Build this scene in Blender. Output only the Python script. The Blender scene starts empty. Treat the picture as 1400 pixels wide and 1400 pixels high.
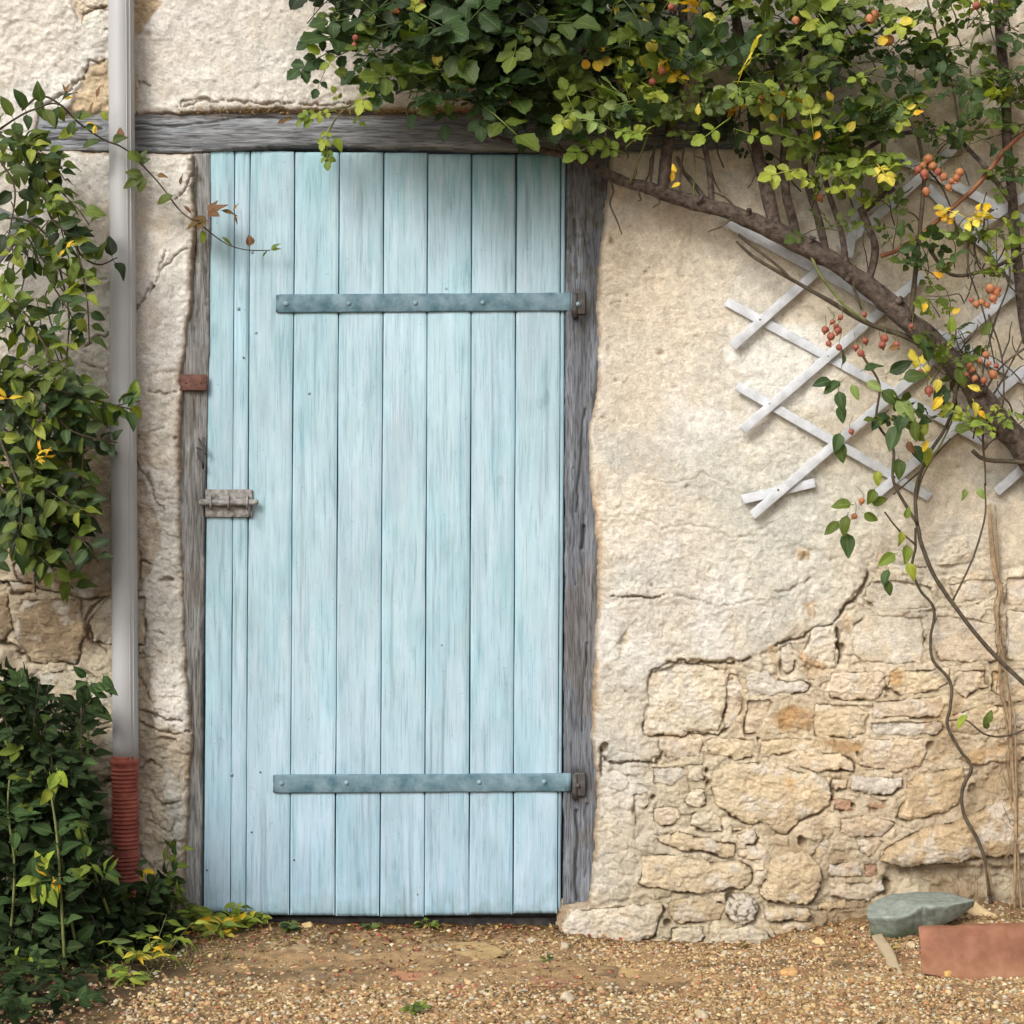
import bpy, math, random
import numpy as np
from mathutils import Vector, Matrix, Quaternion

random.seed(7); rng = np.random.default_rng(11)
S = bpy.context.scene
C = S.collection

# ------------------------------------------------------------------ camera, sky, sun, exposure
K = 0.0019            # metres per photo pixel on the wall plane
D = 5.0               # camera distance from the wall
CZ = 1.083            # camera height
cam = bpy.data.cameras.new('camera'); cam_o = bpy.data.objects.new('camera', cam); C.objects.link(cam_o)
cam_o.location = (0, -D, CZ); cam_o.rotation_euler = (math.radians(90), 0, 0)
cam.sensor_width = 36; cam.lens = 36 * D / (1400 * K); cam.clip_end = 200
S.camera = cam_o

SUN_EL, SUN_X, SUN_Y = math.radians(38), -0.52, -0.85      # light comes from the upper left, in front of the wall
w = bpy.data.worlds.new('World'); S.world = w; w.use_nodes = True
nt = w.node_tree; nt.nodes.clear()
sky = nt.nodes.new('ShaderNodeTexSky'); sky.sky_type = 'NISHITA'; sky.sun_disc = False
sky.sun_elevation = SUN_EL; sky.sun_rotation = math.atan2(SUN_X, SUN_Y)
sky.dust_density = 5.0; sky.air_density = 1.0; sky.ozone_density = 1.0
hs = nt.nodes.new('ShaderNodeHueSaturation'); hs.inputs['Saturation'].default_value = 0.35   # bright cloud cover
bg = nt.nodes.new('ShaderNodeBackground'); bg.inputs[1].default_value = 0.125
wo = nt.nodes.new('ShaderNodeOutputWorld')
nt.links.new(sky.outputs[0], hs.inputs['Color']); nt.links.new(hs.outputs[0], bg.inputs[0]); nt.links.new(bg.outputs[0], wo.inputs[0])
sl = bpy.data.lights.new('sun', 'SUN'); sl.energy = 1.4; sl.angle = math.radians(20); sl.color = (1.0, 0.96, 0.89)
so = bpy.data.objects.new('sun', sl); C.objects.link(so)
sd_ = Vector((SUN_X * math.cos(SUN_EL), SUN_Y * math.cos(SUN_EL), math.sin(SUN_EL)))
so.rotation_euler = sd_.to_track_quat('Z', 'Y').to_euler()
so.location = (-3, -4, 6)
S.view_settings.view_transform = 'Standard'; S.view_settings.look = 'None'
S.view_settings.gamma = 1; S.view_settings.use_curve_mapping = False
S.view_settings.exposure = 0.54

# ------------------------------------------------------------------ numeric helpers
def P(px, py, h=0.0):
    s = (D - h) / D
    return np.array([(px - 700) * K * s, -h, CZ + (700 - py) * K * s])
def lin(c):
    c = np.asarray(c, float) / 255.0
    return np.where(c <= 0.04045, c / 12.92, ((c + 0.055) / 1.055) ** 2.4)

_T = np.random.default_rng(5).random((32, 256, 256)).astype(np.float32)
def vnoise(x, z, seed):
    t = _T[seed % 32]
    xi = np.floor(x).astype(np.int32); zi = np.floor(z).astype(np.int32)
    fx = x - xi; fz = z - zi
    fx = fx * fx * fx * (fx * (fx * 6 - 15) + 10); fz = fz * fz * fz * (fz * (fz * 6 - 15) + 10)
    a = t[xi & 255, zi & 255]; b = t[(xi + 1) & 255, zi & 255]; c = t[xi & 255, (zi + 1) & 255]; d = t[(xi + 1) & 255, (zi + 1) & 255]
    return (a * (1 - fx) + b * fx) * (1 - fz) + (c * (1 - fx) + d * fx) * fz
def fbm(x, z, size, octv=4, seed=0, gain=0.5):
    """-1..1 noise; size = feature size in the units of x, z"""
    r = 0; amp = 1; tot = 0; f = 1.0 / size
    for o in range(octv):
        a = 0.6 * o + 0.3 * seed
        xr = x * math.cos(a) - z * math.sin(a); zr = x * math.sin(a) + z * math.cos(a)
        r = r + amp * (vnoise(xr * f + 17.3 * o + 50, zr * f + 9.1 * seed + 80, seed + o) * 2 - 1); tot += amp
        amp *= gain; f *= 2.03
    return r / tot * 1.4
def ridged(x, z, size, octv, seed):
    r = 0; amp = 1; tot = 0; f = 1.0 / size
    for o in range(octv):
        a = 0.7 * o + seed
        xr = x * math.cos(a) - z * math.sin(a); zr = x * math.sin(a) + z * math.cos(a)
        r = r + amp * (1 - np.abs(vnoise(xr * f + 31 * o, zr * f + 7 * seed, seed + o) * 2 - 1) * 2); tot += amp
        amp *= 0.55; f *= 2.1
    return r / tot
def worley(x, z, size, seed):
    """F1, F2 and a random value of the nearest cell"""
    xs, zs = x / size + 300, z / size + 300; xi = np.floor(xs).astype(np.int32); zi = np.floor(zs).astype(np.int32)
    t1, t2, t3 = _T[seed % 32], _T[(seed + 7) % 32], _T[(seed + 13) % 32]
    f1 = np.full(x.shape, 9.0); f2 = f1.copy(); v = np.zeros(x.shape)
    for i in (-1, 0, 1):
        for j in (-1, 0, 1):
            a, b = (xi + i) & 255, (zi + j) & 255; d = np.hypot(xi + i + t1[a, b] - xs, zi + j + t2[a, b] - zs)
            m = d < f1; f2 = np.where(m, f1, np.minimum(f2, d)); v = np.where(m, t3[a, b], v); f1 = np.where(m, d, f1)
    return f1, f2, v
def poly_sd(x, z, poly):
    """signed distance, positive inside"""
    p = np.asarray(poly, float); n = len(p)
    d = np.full(x.shape, 1e9); inside = np.zeros(x.shape, bool)
    for i in range(n):
        ax, az = p[i]; bx, bz = p[(i + 1) % n]
        ex, ez = bx - ax, bz - az
        wx, wz = x - ax, z - az
        t = np.clip((wx * ex + wz * ez) / (ex * ex + ez * ez + 1e-9), 0, 1)
        d = np.minimum(d, np.hypot(wx - ex * t, wz - ez * t))
        c = ((az > z) != (bz > z)) & (x < (bx - ax) * (z - az) / ((bz - az) if abs(bz - az) > 1e-9 else 1e-9) + ax)
        inside ^= c
    return np.where(inside, d, -d)
def line_d(x, z, pts):
    d = np.full(x.shape, 1e9); tt = np.zeros(x.shape)
    n = len(pts) - 1
    for i in range(n):
        ax, az = pts[i]; bx, bz = pts[i + 1]
        ex, ez = bx - ax, bz - az
        t = np.clip(((x - ax) * ex + (z - az) * ez) / (ex * ex + ez * ez + 1e-9), 0, 1)
        dd = np.hypot(x - ax - ex * t, z - az - ez * t)
        m = dd < d; d = np.where(m, dd, d); tt = np.where(m, (i + t) / n, tt)
    return d, tt
def smooth(a, b, v):
    t = np.clip((v - a) / (b - a), 0, 1); return t * t * (3 - 2 * t)
def mixc(a, b, m):
    return a + (b - a) * m[..., None]

# ------------------------------------------------------------------ mesh / object helpers
def mesh_np(name, V, F, mat=None, col=None, smooth_=True, uv=None):
    """F: list of arrays (n,3) or (n,4); uv per vertex"""
    V = np.asarray(V, np.float32)
    Fs = [np.asarray(f, np.int32) for f in (F if isinstance(F, list) else [F]) if len(f)]
    me = bpy.data.meshes.new(name)
    idx = np.concatenate([f.ravel() for f in Fs]); tot = np.concatenate([np.full(len(f), f.shape[1], np.int32) for f in Fs])
    st = np.concatenate([[0], np.cumsum(tot)[:-1]]).astype(np.int32)
    me.vertices.add(len(V)); me.vertices.foreach_set('co', V.ravel())
    me.loops.add(len(idx)); me.loops.foreach_set('vertex_index', idx)
    me.polygons.add(len(tot)); me.polygons.foreach_set('loop_start', st)
    if smooth_: me.polygons.foreach_set('use_smooth', np.ones(len(tot), bool))
    if col is not None:
        a = me.attributes.new('Col', 'FLOAT_COLOR', 'POINT')
        c = np.ones((len(V), 4), np.float32); c[:, :3] = col; a.data.foreach_set('color', c.ravel())
    if uv is not None:
        a = me.attributes.new('leafuv', 'FLOAT_VECTOR', 'POINT')
        u = np.zeros((len(V), 3), np.float32); u[:, :2] = uv; a.data.foreach_set('vector', u.ravel())
    me.update(calc_edges=True)
    if mat: me.materials.append(mat)
    return me
def root_of(o):
    while o.parent: o = o.parent
    return o
def thing(name, label, cat, loc, group=None, kind=None):
    o = bpy.data.objects.new(name, None); C.objects.link(o); o.location = [float(v) for v in loc]
    o.empty_display_size = 0.05
    tag(o, label, cat, group, kind); return o
def tag(o, label=None, cat=None, group=None, kind=None):
    if label: o['label'] = label
    if cat: o['category'] = cat
    if group: o['group'] = group
    if kind: o['kind'] = kind
    return o
def part(name, V, F, mat, parent=None, col=None, smooth_=True, kind=None, label=None, uv=None):
    """vertices in world metres; stored relative to the top-level thing"""
    V = np.asarray(V, float)
    if parent is not None:
        r = root_of(parent); V = V - np.array(r.location)
    me = mesh_np(name, V, F, mat, col, smooth_, uv)
    o = bpy.data.objects.new(name, me); C.objects.link(o)
    if parent is not None: o.parent = parent
    if kind: o['kind'] = kind
    if label: o['label'] = label
    return o
def single(name, V, F, mat, label, cat, base, col=None, smooth_=True, group=None, kind=None, uv=None):
    V = np.asarray(V, float) - np.array(base)
    me = mesh_np(name, V, F, mat, col, smooth_, uv)
    o = bpy.data.objects.new(name, me); C.objects.link(o); o.location = [float(v) for v in base]
    return tag(o, label, cat, group, kind)
class MB:
    def __init__(s): s.V = []; s.Q = []; s.T = []; s.C = []; s.U = []; s.n = 0
    def add(s, V, F, col=None, uv=None):
        V = np.asarray(V, float)
        for f in (F if isinstance(F, list) else [F]):
            f = np.asarray(f, np.int64)
            if len(f): (s.Q if f.shape[1] == 4 else s.T).append(f + s.n)
        s.V.append(V); s.n += len(V)
        s.C.append(np.broadcast_to(np.asarray(col if col is not None else (.5, .5, .5), float), (len(V), 3)))
        s.U.append(uv if uv is not None else np.zeros((len(V), 2)))
    def get(s):
        F = []
        if s.Q: F.append(np.concatenate(s.Q))
        if s.T: F.append(np.concatenate(s.T))
        return np.concatenate(s.V), F, np.concatenate(s.C), np.concatenate(s.U)
    def part(s, name, mat, parent, **k):
        V, F, c, u = s.get(); return part(name, V, F, mat, parent, col=c, uv=u, **k)
    def single(s, name, mat, label, cat, base, **k):
        V, F, c, u = s.get(); return single(name, V, F, mat, label, cat, base, col=c, uv=u, **k)

def box(c, size, bev=0.0015, rot=0.0, axis='y'):
    """bevelled box, centre c, returns V,F (quads+tris)"""
    import bmesh
    bm = bmesh.new(); bmesh.ops.create_cube(bm, size=1)
    for v in bm.verts: v.co = Vector((v.co.x * size[0], v.co.y * size[1], v.co.z * size[2]))
    if bev: bmesh.ops.bevel(bm, geom=bm.edges[:], offset=bev, segments=2, affect='EDGES', profile=0.5)
    bm.verts.ensure_lookup_table(); bm.faces.ensure_lookup_table()
    V = np.array([v.co[:] for v in bm.verts])
    Q = np.array([[v.index for v in f.verts] for f in bm.faces if len(f.verts) == 4])
    T = np.array([[v.index for v in f.verts] for f in bm.faces if len(f.verts) == 3])
    bm.free()
    if rot:
        c_, s_ = math.cos(rot), math.sin(rot)
        V = np.stack([V[:, 0] * c_ - V[:, 2] * s_, V[:, 1], V[:, 0] * s_ + V[:, 2] * c_], 1)
    return V + np.asarray(c, float), [f for f in (Q, T) if len(f)]
def catmull(pts, n):
    p = np.asarray(pts, float); p = np.vstack([2 * p[0] - p[1], p, 2 * p[-1] - p[-2]])
    out = []
    for i in range(1, len(p) - 2):
        for k in range(n):
            t = k / n
            out.append(0.5 * ((2 * p[i]) + (-p[i - 1] + p[i + 1]) * t + (2 * p[i - 1] - 5 * p[i] + 4 * p[i + 1] - p[i + 2]) * t * t + (-p[i - 1] + 3 * p[i] - 3 * p[i + 1] + p[i + 2]) * t ** 3))
    out.append(p[-2]); return np.array(out)
def tube(path, rad, sides=7, lump=0.0, seed=0):
    path = np.asarray(path, float); n = len(path); rad = np.broadcast_to(np.asarray(rad, float), (n,))
    T = np.gradient(path, axis=0); T /= np.linalg.norm(T, axis=1)[:, None] + 1e-12
    ref = np.array([0.31, 0.9, 0.2]); V = []
    a = np.linspace(0, 2 * np.pi, sides, endpoint=False)
    prev = None
    for i in range(n):
        u = ref - T[i] * ref.dot(T[i]) if prev is None else prev - T[i] * prev.dot(T[i])
        u /= np.linalg.norm(u) + 1e-12; prev = u; v = np.cross(T[i], u)
        r = rad[i] * (1 + lump * (fbm(np.cos(a) * 1.2 + i * .13, np.sin(a) * 1.2 + i * .31, 1.0, 2, seed)))
        V.append(path[i] + np.outer(np.cos(a) * r, u) + np.outer(np.sin(a) * r, v))
    V = np.concatenate(V); i = np.arange(n - 1)[:, None] * sides; j = np.arange(sides)[None]; j2 = (j + 1) % sides
    Q = np.stack([i + j, i + j2, i + sides + j2, i + sides + j], -1).reshape(-1, 4)
    c0 = len(V); V = np.vstack([V, path[0], path[-1]])
    k = np.arange(sides); k2 = (k + 1) % sides
    T1 = np.stack([k2, k, np.full(sides, c0)], 1); e = (n - 1) * sides
    T2 = np.stack([e + k, e + k2, np.full(sides, c0 + 1)], 1)
    return V, [Q, np.concatenate([T1, T2])]
def disc_rivet(c, r, hgt, sides=10):
    """domed round head pointing at -Y"""
    V = []; 
    for (q, hh) in ((1, 0), (0.85, .55), (0.5, .9)):
        a = np.linspace(0, 2 * np.pi, sides, endpoint=False)
        V.append(np.stack([np.cos(a) * r * q, np.full(sides, -hgt * hh), np.sin(a) * r * q], 1))
    V = np.concatenate(V + [np.array([[0, -hgt, 0]])]) + np.asarray(c)
    F = []; 
    for k in range(2):
        for j in range(sides): F.append([k * sides + j, k * sides + (j + 1) % sides, (k + 1) * sides + (j + 1) % sides, (k + 1) * sides + j])
    T = [[2 * sides + j, 2 * sides + (j + 1) % sides, 3 * sides] for j in range(sides)]
    return V, [np.array(F), np.array(T)]
def patch(poly, step, hfun, cfun, back=-0.03, warp=2.0, wsize=25, seed=0, grow=1.0, fall=2.2):
    """relief piece whose outline is a polygon in photo pixels; front given by hfun(X,Z,sd)->height, sides run back"""
    p = np.asarray(poly, float)
    x0, z0 = p.min(0) - 4; x1, z1 = p.max(0) + 4
    X, Z = np.meshgrid(np.arange(x0, x1 + step, step), np.arange(z0, z1 + step, step), indexing='ij')
    sd = poly_sd(X, Z, p) + warp * fbm(X, Z, wsize, 3, seed) + 0.35 * warp * fbm(X, Z, wsize / 5, 2, seed + 3)
    h = hfun(X, Z, np.maximum(sd, 0))
    k = smooth(0, -fall, sd)
    h = h * (1 - k) + back * k
    keep = sd > -fall - step * 1.5
    qx, qz = X.shape[0] - 1, X.shape[1] - 1
    I = np.arange(X.size).reshape(X.shape)
    km = keep[:-1, :-1] & keep[1:, :-1] & keep[1:, 1:] & keep[:-1, 1:]
    Q = np.stack([I[:-1, :-1], I[:-1, 1:], I[1:, 1:], I[1:, :-1]], -1)[km]
    V = np.stack([(X - 700) * K * .996, -h, CZ + (700 - Z) * K * .996], -1).reshape(-1, 3)
    col = cfun(X, Z, sd, h).reshape(-1, 3)
    used = np.unique(Q); rm = np.full(X.size, -1); rm[used] = np.arange(len(used))
    return V[used], rm[Q], col[used]

# ------------------------------------------------------------------ materials
def nodes(name, rough=0.9, spec=0.3):
    m = bpy.data.materials.new(name); m.use_nodes = True; t = m.node_tree
    b = t.nodes['Principled BSDF']; b.inputs['Roughness'].default_value = rough
    b.inputs['Specular IOR Level'].default_value = spec
    return m, t, b
def N(t, typ, **k):
    n = t.nodes.new(typ)
    for a, v in k.items():
        if a.startswith('i_'):
            key = a[2:]; key = int(key) if key.isdigit() else key.replace('_', ' ')
            n.inputs[key].default_value = v
        else: setattr(n, a, v)
    return n
def noise(t, vec, scale, detail=4, rough=0.55, dist=0.0):
    n = N(t, 'ShaderNodeTexNoise'); n.inputs['Scale'].default_value = scale; n.inputs['Detail'].default_value = detail
    n.inputs['Roughness'].default_value = rough; n.inputs['Distortion'].default_value = dist
    t.links.new(vec, n.inputs['Vector']); return n.outputs['Fac']
def ramp(t, fac, stops):
    r = N(t, 'ShaderNodeValToRGB'); e = r.color_ramp.elements
    while len(e) < len(stops): e.new(0.5)
    for el, (p, c) in zip(e, stops):
        el.position = p; el.color = (*c, 1) if len(c) == 3 else c
    t.links.new(fac, r.inputs[0]); return r.outputs[0]
def mix(t, a, b, fac, mode='MIX'):
    m = N(t, 'ShaderNodeMix', data_type='RGBA', blend_type=mode)
    for s, v in ((6, a), (7, b), (0, fac)):
        if hasattr(v, 'is_linked') or hasattr(v, 'links'): t.links.new(v, m.inputs[s])
        elif s == 0: m.inputs[0].default_value = v
        else: m.inputs[s].default_value = (*v, 1)
    return m.outputs[2]
def mapping(t, vec, scale):
    m = N(t, 'ShaderNodeMapping'); m.inputs['Scale'].default_value = scale; t.links.new(vec, m.inputs[0]); return m.outputs[0]
def coords(t): return N(t, 'ShaderNodeTexCoord').outputs['Object']
def bump(t, b, hs_, dist):
    prev = None
    for h, s in hs_:
        n = N(t, 'ShaderNodeBump'); n.inputs['Strength'].default_value = s; n.inputs['Distance'].default_value = dist
        t.links.new(h, n.inputs['Height'])
        if prev: t.links.new(prev, n.inputs['Normal'])
        prev = n.outputs[0]
    t.links.new(prev, b.inputs['Normal'])
def attr_col(t): return N(t, 'ShaderNodeAttribute', attribute_name='Col').outputs['Color']

def m_masonry(name, lo=0.8, hi=1.12, bs=0.6):
    m, t, b = nodes(name, 0.95, 0.15); c = attr_col(t); v = coords(t)
    n1 = noise(t, v, 38, 6, 0.62); n2 = noise(t, v, 170, 5, 0.65); n3 = noise(t, v, 9, 3, 0.5)
    g = ramp(t, n1, [(0.3, (lo,) * 3), (0.7, (hi,) * 3)])
    g2 = ramp(t, n2, [(0.32, (0.78, 0.75, 0.70)), (0.48, (1, 1, 1)), (0.70, (1.12, 1.11, 1.09))])
    n4 = noise(t, v, 520, 3, 0.6); g4 = ramp(t, n4, [(0.34, (0.80, 0.78, 0.74)), (0.47, (1, 1, 1)), (0.66, (1.14, 1.14, 1.12))])
    c2 = mix(t, c, g, 1.0, 'MULTIPLY'); c3 = mix(t, mix(t, c2, g2, 0.85, 'MULTIPLY'), g4, 0.8, 'MULTIPLY')
    t.links.new(c3, b.inputs['Base Color'])
    bump(t, b, [(noise(t, v, 75, 8, 0.72), bs * .45), (n2, bs * 0.6), (noise(t, v, 240, 5, 0.8), bs * .95)], 0.008)
    return m
M_plaster = m_masonry('lime_plaster', .74, 1.16, .7)
M_mortar = m_masonry('mortar', 0.8, 1.16, 0.8)
M_stone = m_masonry('rubble_stone', 0.78, 1.14, 0.75)

def m_timber(name, horizontal, cA, cB, cC):
    m, t, b = nodes(name, 0.88, 0.2); v = coords(t)
    sc = (4, 30, 60) if horizontal else (60, 30, 4)
    v1 = mapping(t, v, sc); n1 = noise(t, v1, 1.6, 8, 0.65, 0.6); n2 = noise(t, v1, 5, 5, 0.6, 0.3); n3 = noise(t, v, 7, 4)
    c = ramp(t, n1, [(0.28, cA), (0.5, cB), (0.72, cC)])
    c = mix(t, c, ramp(t, n2, [(0.38, (0.38, 0.37, 0.37)), (0.52, (1, 1, 1))]), 0.85, 'MULTIPLY')
    c = mix(t, c, attr_col(t), 1.0, 'MULTIPLY')
    t.links.new(c, b.inputs['Base Color']); bump(t, b, [(n1, 0.5), (n2, 0.6)], 0.006); return m
M_lintel = m_timber('weathered_oak_lintel', True, (.135, .14, .145), (.24, .255, .268), (.37, .388, .40))
M_jamb = m_timber('weathered_oak_jamb', False, (.12, .12, .12), (.22, .225, .235), (.34, .35, .37))

def m_paint():
    m, t, b = nodes('blue_door_paint', 0.62, 0.3); v0 = coords(t)
    oi = N(t, 'ShaderNodeObjectInfo'); sc = N(t, 'ShaderNodeVectorMath', operation='SCALE'); sc.inputs[3].default_value = 37.0
    cmb = N(t, 'ShaderNodeCombineXYZ'); t.links.new(oi.outputs['Random'], cmb.inputs[0]); t.links.new(oi.outputs['Random'], cmb.inputs[2]); t.links.new(cmb.outputs[0], sc.inputs[0])
    ad = N(t, 'ShaderNodeVectorMath', operation='ADD'); t.links.new(v0, ad.inputs[0]); t.links.new(sc.outputs[0], ad.inputs[1]); v = ad.outputs[0]
    vs = mapping(t, v, (60, 20, 2.6)); vm = mapping(t, v, (20, 8, 3.2)); vf = mapping(t, v, (260, 60, 8))
    n1 = noise(t, vm, 1.3, 8, 0.68, 0.5); n2 = noise(t, vs, 1.5, 6, 0.6); n3 = noise(t, vf, 1.2, 4, 0.6)
    c = ramp(t, n1, [(0.28, (.27, .42, .475)), (0.42, (.36, .505, .56)), (0.56, (.405, .545, .61)), (0.72, (.455, .575, .645))])
    c = mix(t, c, ramp(t, n2, [(0.30, (.60, .74, .76)), (0.44, (.90, .95, .97)), (0.6, (1, 1, 1)), (0.75, (1.08, 1.04, 1.03))]), 0.65, 'MULTIPLY')
    c = mix(t, c, ramp(t, n3, [(0.30, (.55, .62, .66)), (0.46, (1, 1, 1))]), 0.8, 'MULTIPLY')
    sp = noise(t, v, 95, 4, 0.6)
    c = mix(t, c, ramp(t, sp, [(0.27, (.55, .6, .6)), (0.34, (1, 1, 1))]), 0.6, 'MULTIPLY')
    # chips down to grey wood and primer, more of them low on the door
    sx = N(t, 'ShaderNodeSeparateXYZ'); t.links.new(v0, sx.inputs[0])
    lo = N(t, 'ShaderNodeMapRange'); lo.inputs[1].default_value = 0.0; lo.inputs[2].default_value = .5; lo.inputs[3].default_value = .045; lo.inputs[4].default_value = 0.0; t.links.new(sx.outputs[2], lo.inputs[0])
    chn = noise(t, mapping(t, v, (70, 30, 26)), 1.4, 7, 0.7, .3); am = N(t, 'ShaderNodeMath', operation='SUBTRACT'); t.links.new(chn, am.inputs[0]); t.links.new(lo.outputs[0], am.inputs[1])
    chip = ramp(t, am.outputs[0], [(0.255, (1, 1, 1)), (0.275, (0, 0, 0))])
    c = mix(t, c, (.20, .215, .21), chip)
    c = mix(t, c, attr_col(t), 1.0, 'MULTIPLY')
    t.links.new(c, b.inputs['Base Color'])
    t.links.new(ramp(t, n2, [(0.3, (.8,) * 3), (.7, (.5,) * 3)]), b.inputs['Roughness'])
    bump(t, b, [(n2, 0.35), (n3, 0.35), (sp, 0.15)], 0.0025); return m
M_paint = m_paint()
def m_simple(name, c1, c2, scale=20, rough=.7, bs=.3, spec=.3, metal=0, dist=.003, vscale=None, useattr=False):
    m, t, b = nodes(name, rough, spec); v = coords(t)
    if vscale: v = mapping(t, v, vscale)
    n = noise(t, v, scale, 6, 0.6); c = ramp(t, n, [(0.33, c1), (0.67, c2)])
    if useattr: c = mix(t, c, attr_col(t), 1.0, 'MULTIPLY')
    t.links.new(c, b.inputs['Base Color']); b.inputs['Metallic'].default_value = metal
    if bs: bump(t, b, [(n, bs), (noise(t, v, scale * 5, 4), bs * .6)], dist)
    return m
M_strap = m_simple('painted_iron_strap', (.05, .115, .15), (.17, .255, .30), 26, .55, .4)
M_iron = m_simple('dark_iron', (.035, .033, .032), (.10, .09, .085), 60, .6, .4, .4)
M_rust = m_simple('rusty_iron', (.07, .03, .022), (.18, .09, .07), 60, .85, .5)
M_boltw = m_simple('flaking_grey_bolt_paint', (.12, .11, .10), (.38, .365, .35), 75, .8, .6)
M_rivet = m_simple('pale_blue_rivet', (.14, .22, .26), (.26, .34, .38), 60, .5, .2)
M_pipe = m_simple('grey_pvc', (.35, .35, .355), (.43, .43, .435), 5, .42, .05, .45, vscale=(1, 1, .3))
M_redpipe = m_simple('red_corrugated_plastic', (.20, .05, .035), (.40, .115, .08), 26, .7, .25)
M_white = m_simple('white_trellis_paint', (.40, .42, .44), (.60, .62, .66), 30, .65, .25)
M_greyslat = m_simple('grey_batten', (.15, .15, .16), (.25, .25, .26), 30, .8, .3)
M_bark = m_simple('rose_bark', (.055, .042, .034), (.19, .145, .12), 60, .95, 1.0, .2, dist=.012)
M_twig = m_simple('brown_twig', (.04, .032, .022), (.11, .085, .055), 60, .8, .4)
M_cane = m_simple('green_cane', (.10, .11, .035), (.19, .20, .07), 50, .6, .2)
M_redcane = m_simple('reddish_cane', (.15, .055, .025), (.26, .11, .05), 50, .6, .2)
M_dry = m_simple('dry_vine', (.20, .13, .075), (.38, .28, .17), 70, .9, .4)
M_terra = m_simple('terracotta', (.185, .078, .042), (.27, .125, .078), 24, .85, .4, useattr=True)
M_slate = m_simple('green_slate', (.15, .18, .16), (.27, .30, .265), 60, .75, .6, useattr=True)
M_gravel = m_simple('gravel_stone', (.72, .72, .72), (1.1, 1.1, 1.1), 90, .9, .3, useattr=True)
M_ground = m_masonry('earth', 0.68, 1.2, .8)
M_wood = m_simple('split_wood', (.30, .23, .14), (.50, .42, .28), 12, .9, .5, vscale=(30, 30, 3))

def m_leaf(name, spec=.4, rough=.5, trans=0.3):
    m, t, b = nodes(name, rough, spec); c = attr_col(t)
    at = N(t, 'ShaderNodeAttribute', attribute_name='leafuv'); sx = N(t, 'ShaderNodeSeparateXYZ'); t.links.new(at.outputs['Vector'], sx.inputs[0])
    ab = N(t, 'ShaderNodeMath', operation='ABSOLUTE'); t.links.new(sx.outputs[0], ab.inputs[0])
    # side veins: a wave in (v - 0.55|u|)
    m1 = N(t, 'ShaderNodeMath', operation='MULTIPLY_ADD'); m1.inputs[1].default_value = -0.5; t.links.new(ab.outputs[0], m1.inputs[0]); t.links.new(sx.outputs[1], m1.inputs[2])
    m2 = N(t, 'ShaderNodeMath', operation='MULTIPLY'); m2.inputs[1].default_value = 44; t.links.new(m1.outputs[0], m2.inputs[0])
    m3 = N(t, 'ShaderNodeMath', operation='SINE'); t.links.new(m2.outputs[0], m3.inputs[0])
    vein = ramp(t, m3.outputs[0], [(0.75, (0, 0, 0)), (0.98, (1, 1, 1))])
    mid = ramp(t, ab.outputs[0], [(0.04, (1, 1, 1)), (0.12, (0, 0, 0))])
    vv = mix(t, vein, mid, 1.0, 'ADD')
    sat = mix(t, c, (1.25, 1.28, 1.1), 1.0, 'MULTIPLY'); sat = mix(t, sat, (0.03, 0.035, 0.015), 1.0, 'ADD')
    c1 = mix(t, c, sat, vv)
    v = coords(t); n = noise(t, v, 60, 3); c2 = mix(t, c1, ramp(t, n, [(0.3, (.8, .8, .75)), (0.7, (1.15, 1.12, 1.1))]), 1.0, 'MULTIPLY')
    c2 = mix(t, c2, ramp(t, noise(t, v, 170, 3, .6), [(0.655, (1, 1, 1)), (0.69, (.55, .38, .25))]), 1.0, 'MULTIPLY')
    t.links.new(c2, b.inputs['Base Color'])
    bump(t, b, [(vv, 0.35)], 0.0012)
    tr = N(t, 'ShaderNodeBsdfTranslucent'); tc = mix(t, c2, (1.3, 1.5, .5), 1.0, 'MULTIPLY'); t.links.new(tc, tr.inputs[0])
    ms = N(t, 'ShaderNodeMixShader'); ms.inputs[0].default_value = trans
    out = t.nodes['Material Output']; t.links.new(b.outputs[0], ms.inputs[1]); t.links.new(tr.outputs[0], ms.inputs[2]); t.links.new(ms.outputs[0], out.inputs[0])
    return m
M_leaf = m_leaf('leaf', .28, .5, .33); M_leafd = m_leaf('matte_leaf', .10, .75, .15)
M_litter = m_leaf('dry_leaf', .15, .85, .15)
M_hip = m_simple('rose_hip_skin', (.17, .045, .032), (.34, .11, .065), 55, .6, .3, .3)
M_hipo = m_simple('orange_rose_hip_skin', (.26, .085, .04), (.42, .19, .085), 55, .6, .3, .3)

# ------------------------------------------------------------------ ground height
GX = [-2500, 0, 200, 270, 500, 760, 850, 950, 1040, 1075, 1130, 1200, 1300, 1400, 2600]
GY = [1275, 1275, 1264, 1262, 1267, 1270, 1284, 1289, 1288, 1270, 1260, 1243, 1228, 1230, 1240]
GROUND_BASE = CZ + (700 - 1270) * K
def ground_z(x, y):
    """x, y world arrays (y negative in front of the wall)"""
    px = x / K + 700
    zw = CZ + (700 - np.interp(px, GX, GY)) * K
    d = np.clip(-y, 0, 50)
    z = zw * np.exp(-d / 0.22) + 0 * (1 - np.exp(-d / 0.22))
    return z + 0.008 * fbm(x, y, 0.35, 4, 3) * np.clip(d / .05, 0, 1) + 0.003 * fbm(x, y, 0.05, 3, 8)
def G(px, py, lift=0.0):
    y = 0.0
    for _ in range(12):
        s = (D + y) / D; z = float(ground_z(np.array([(px - 700) * K * s]), np.array([y]))[0])
        y = -max(0.0, D * (1 - (CZ - z) / ((py - 700) * K)))
    s = (D + y) / D; x = (px - 700) * K * s
    return np.array([x, y, float(ground_z(np.array([x]), np.array([y]))[0]) + lift])

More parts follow.
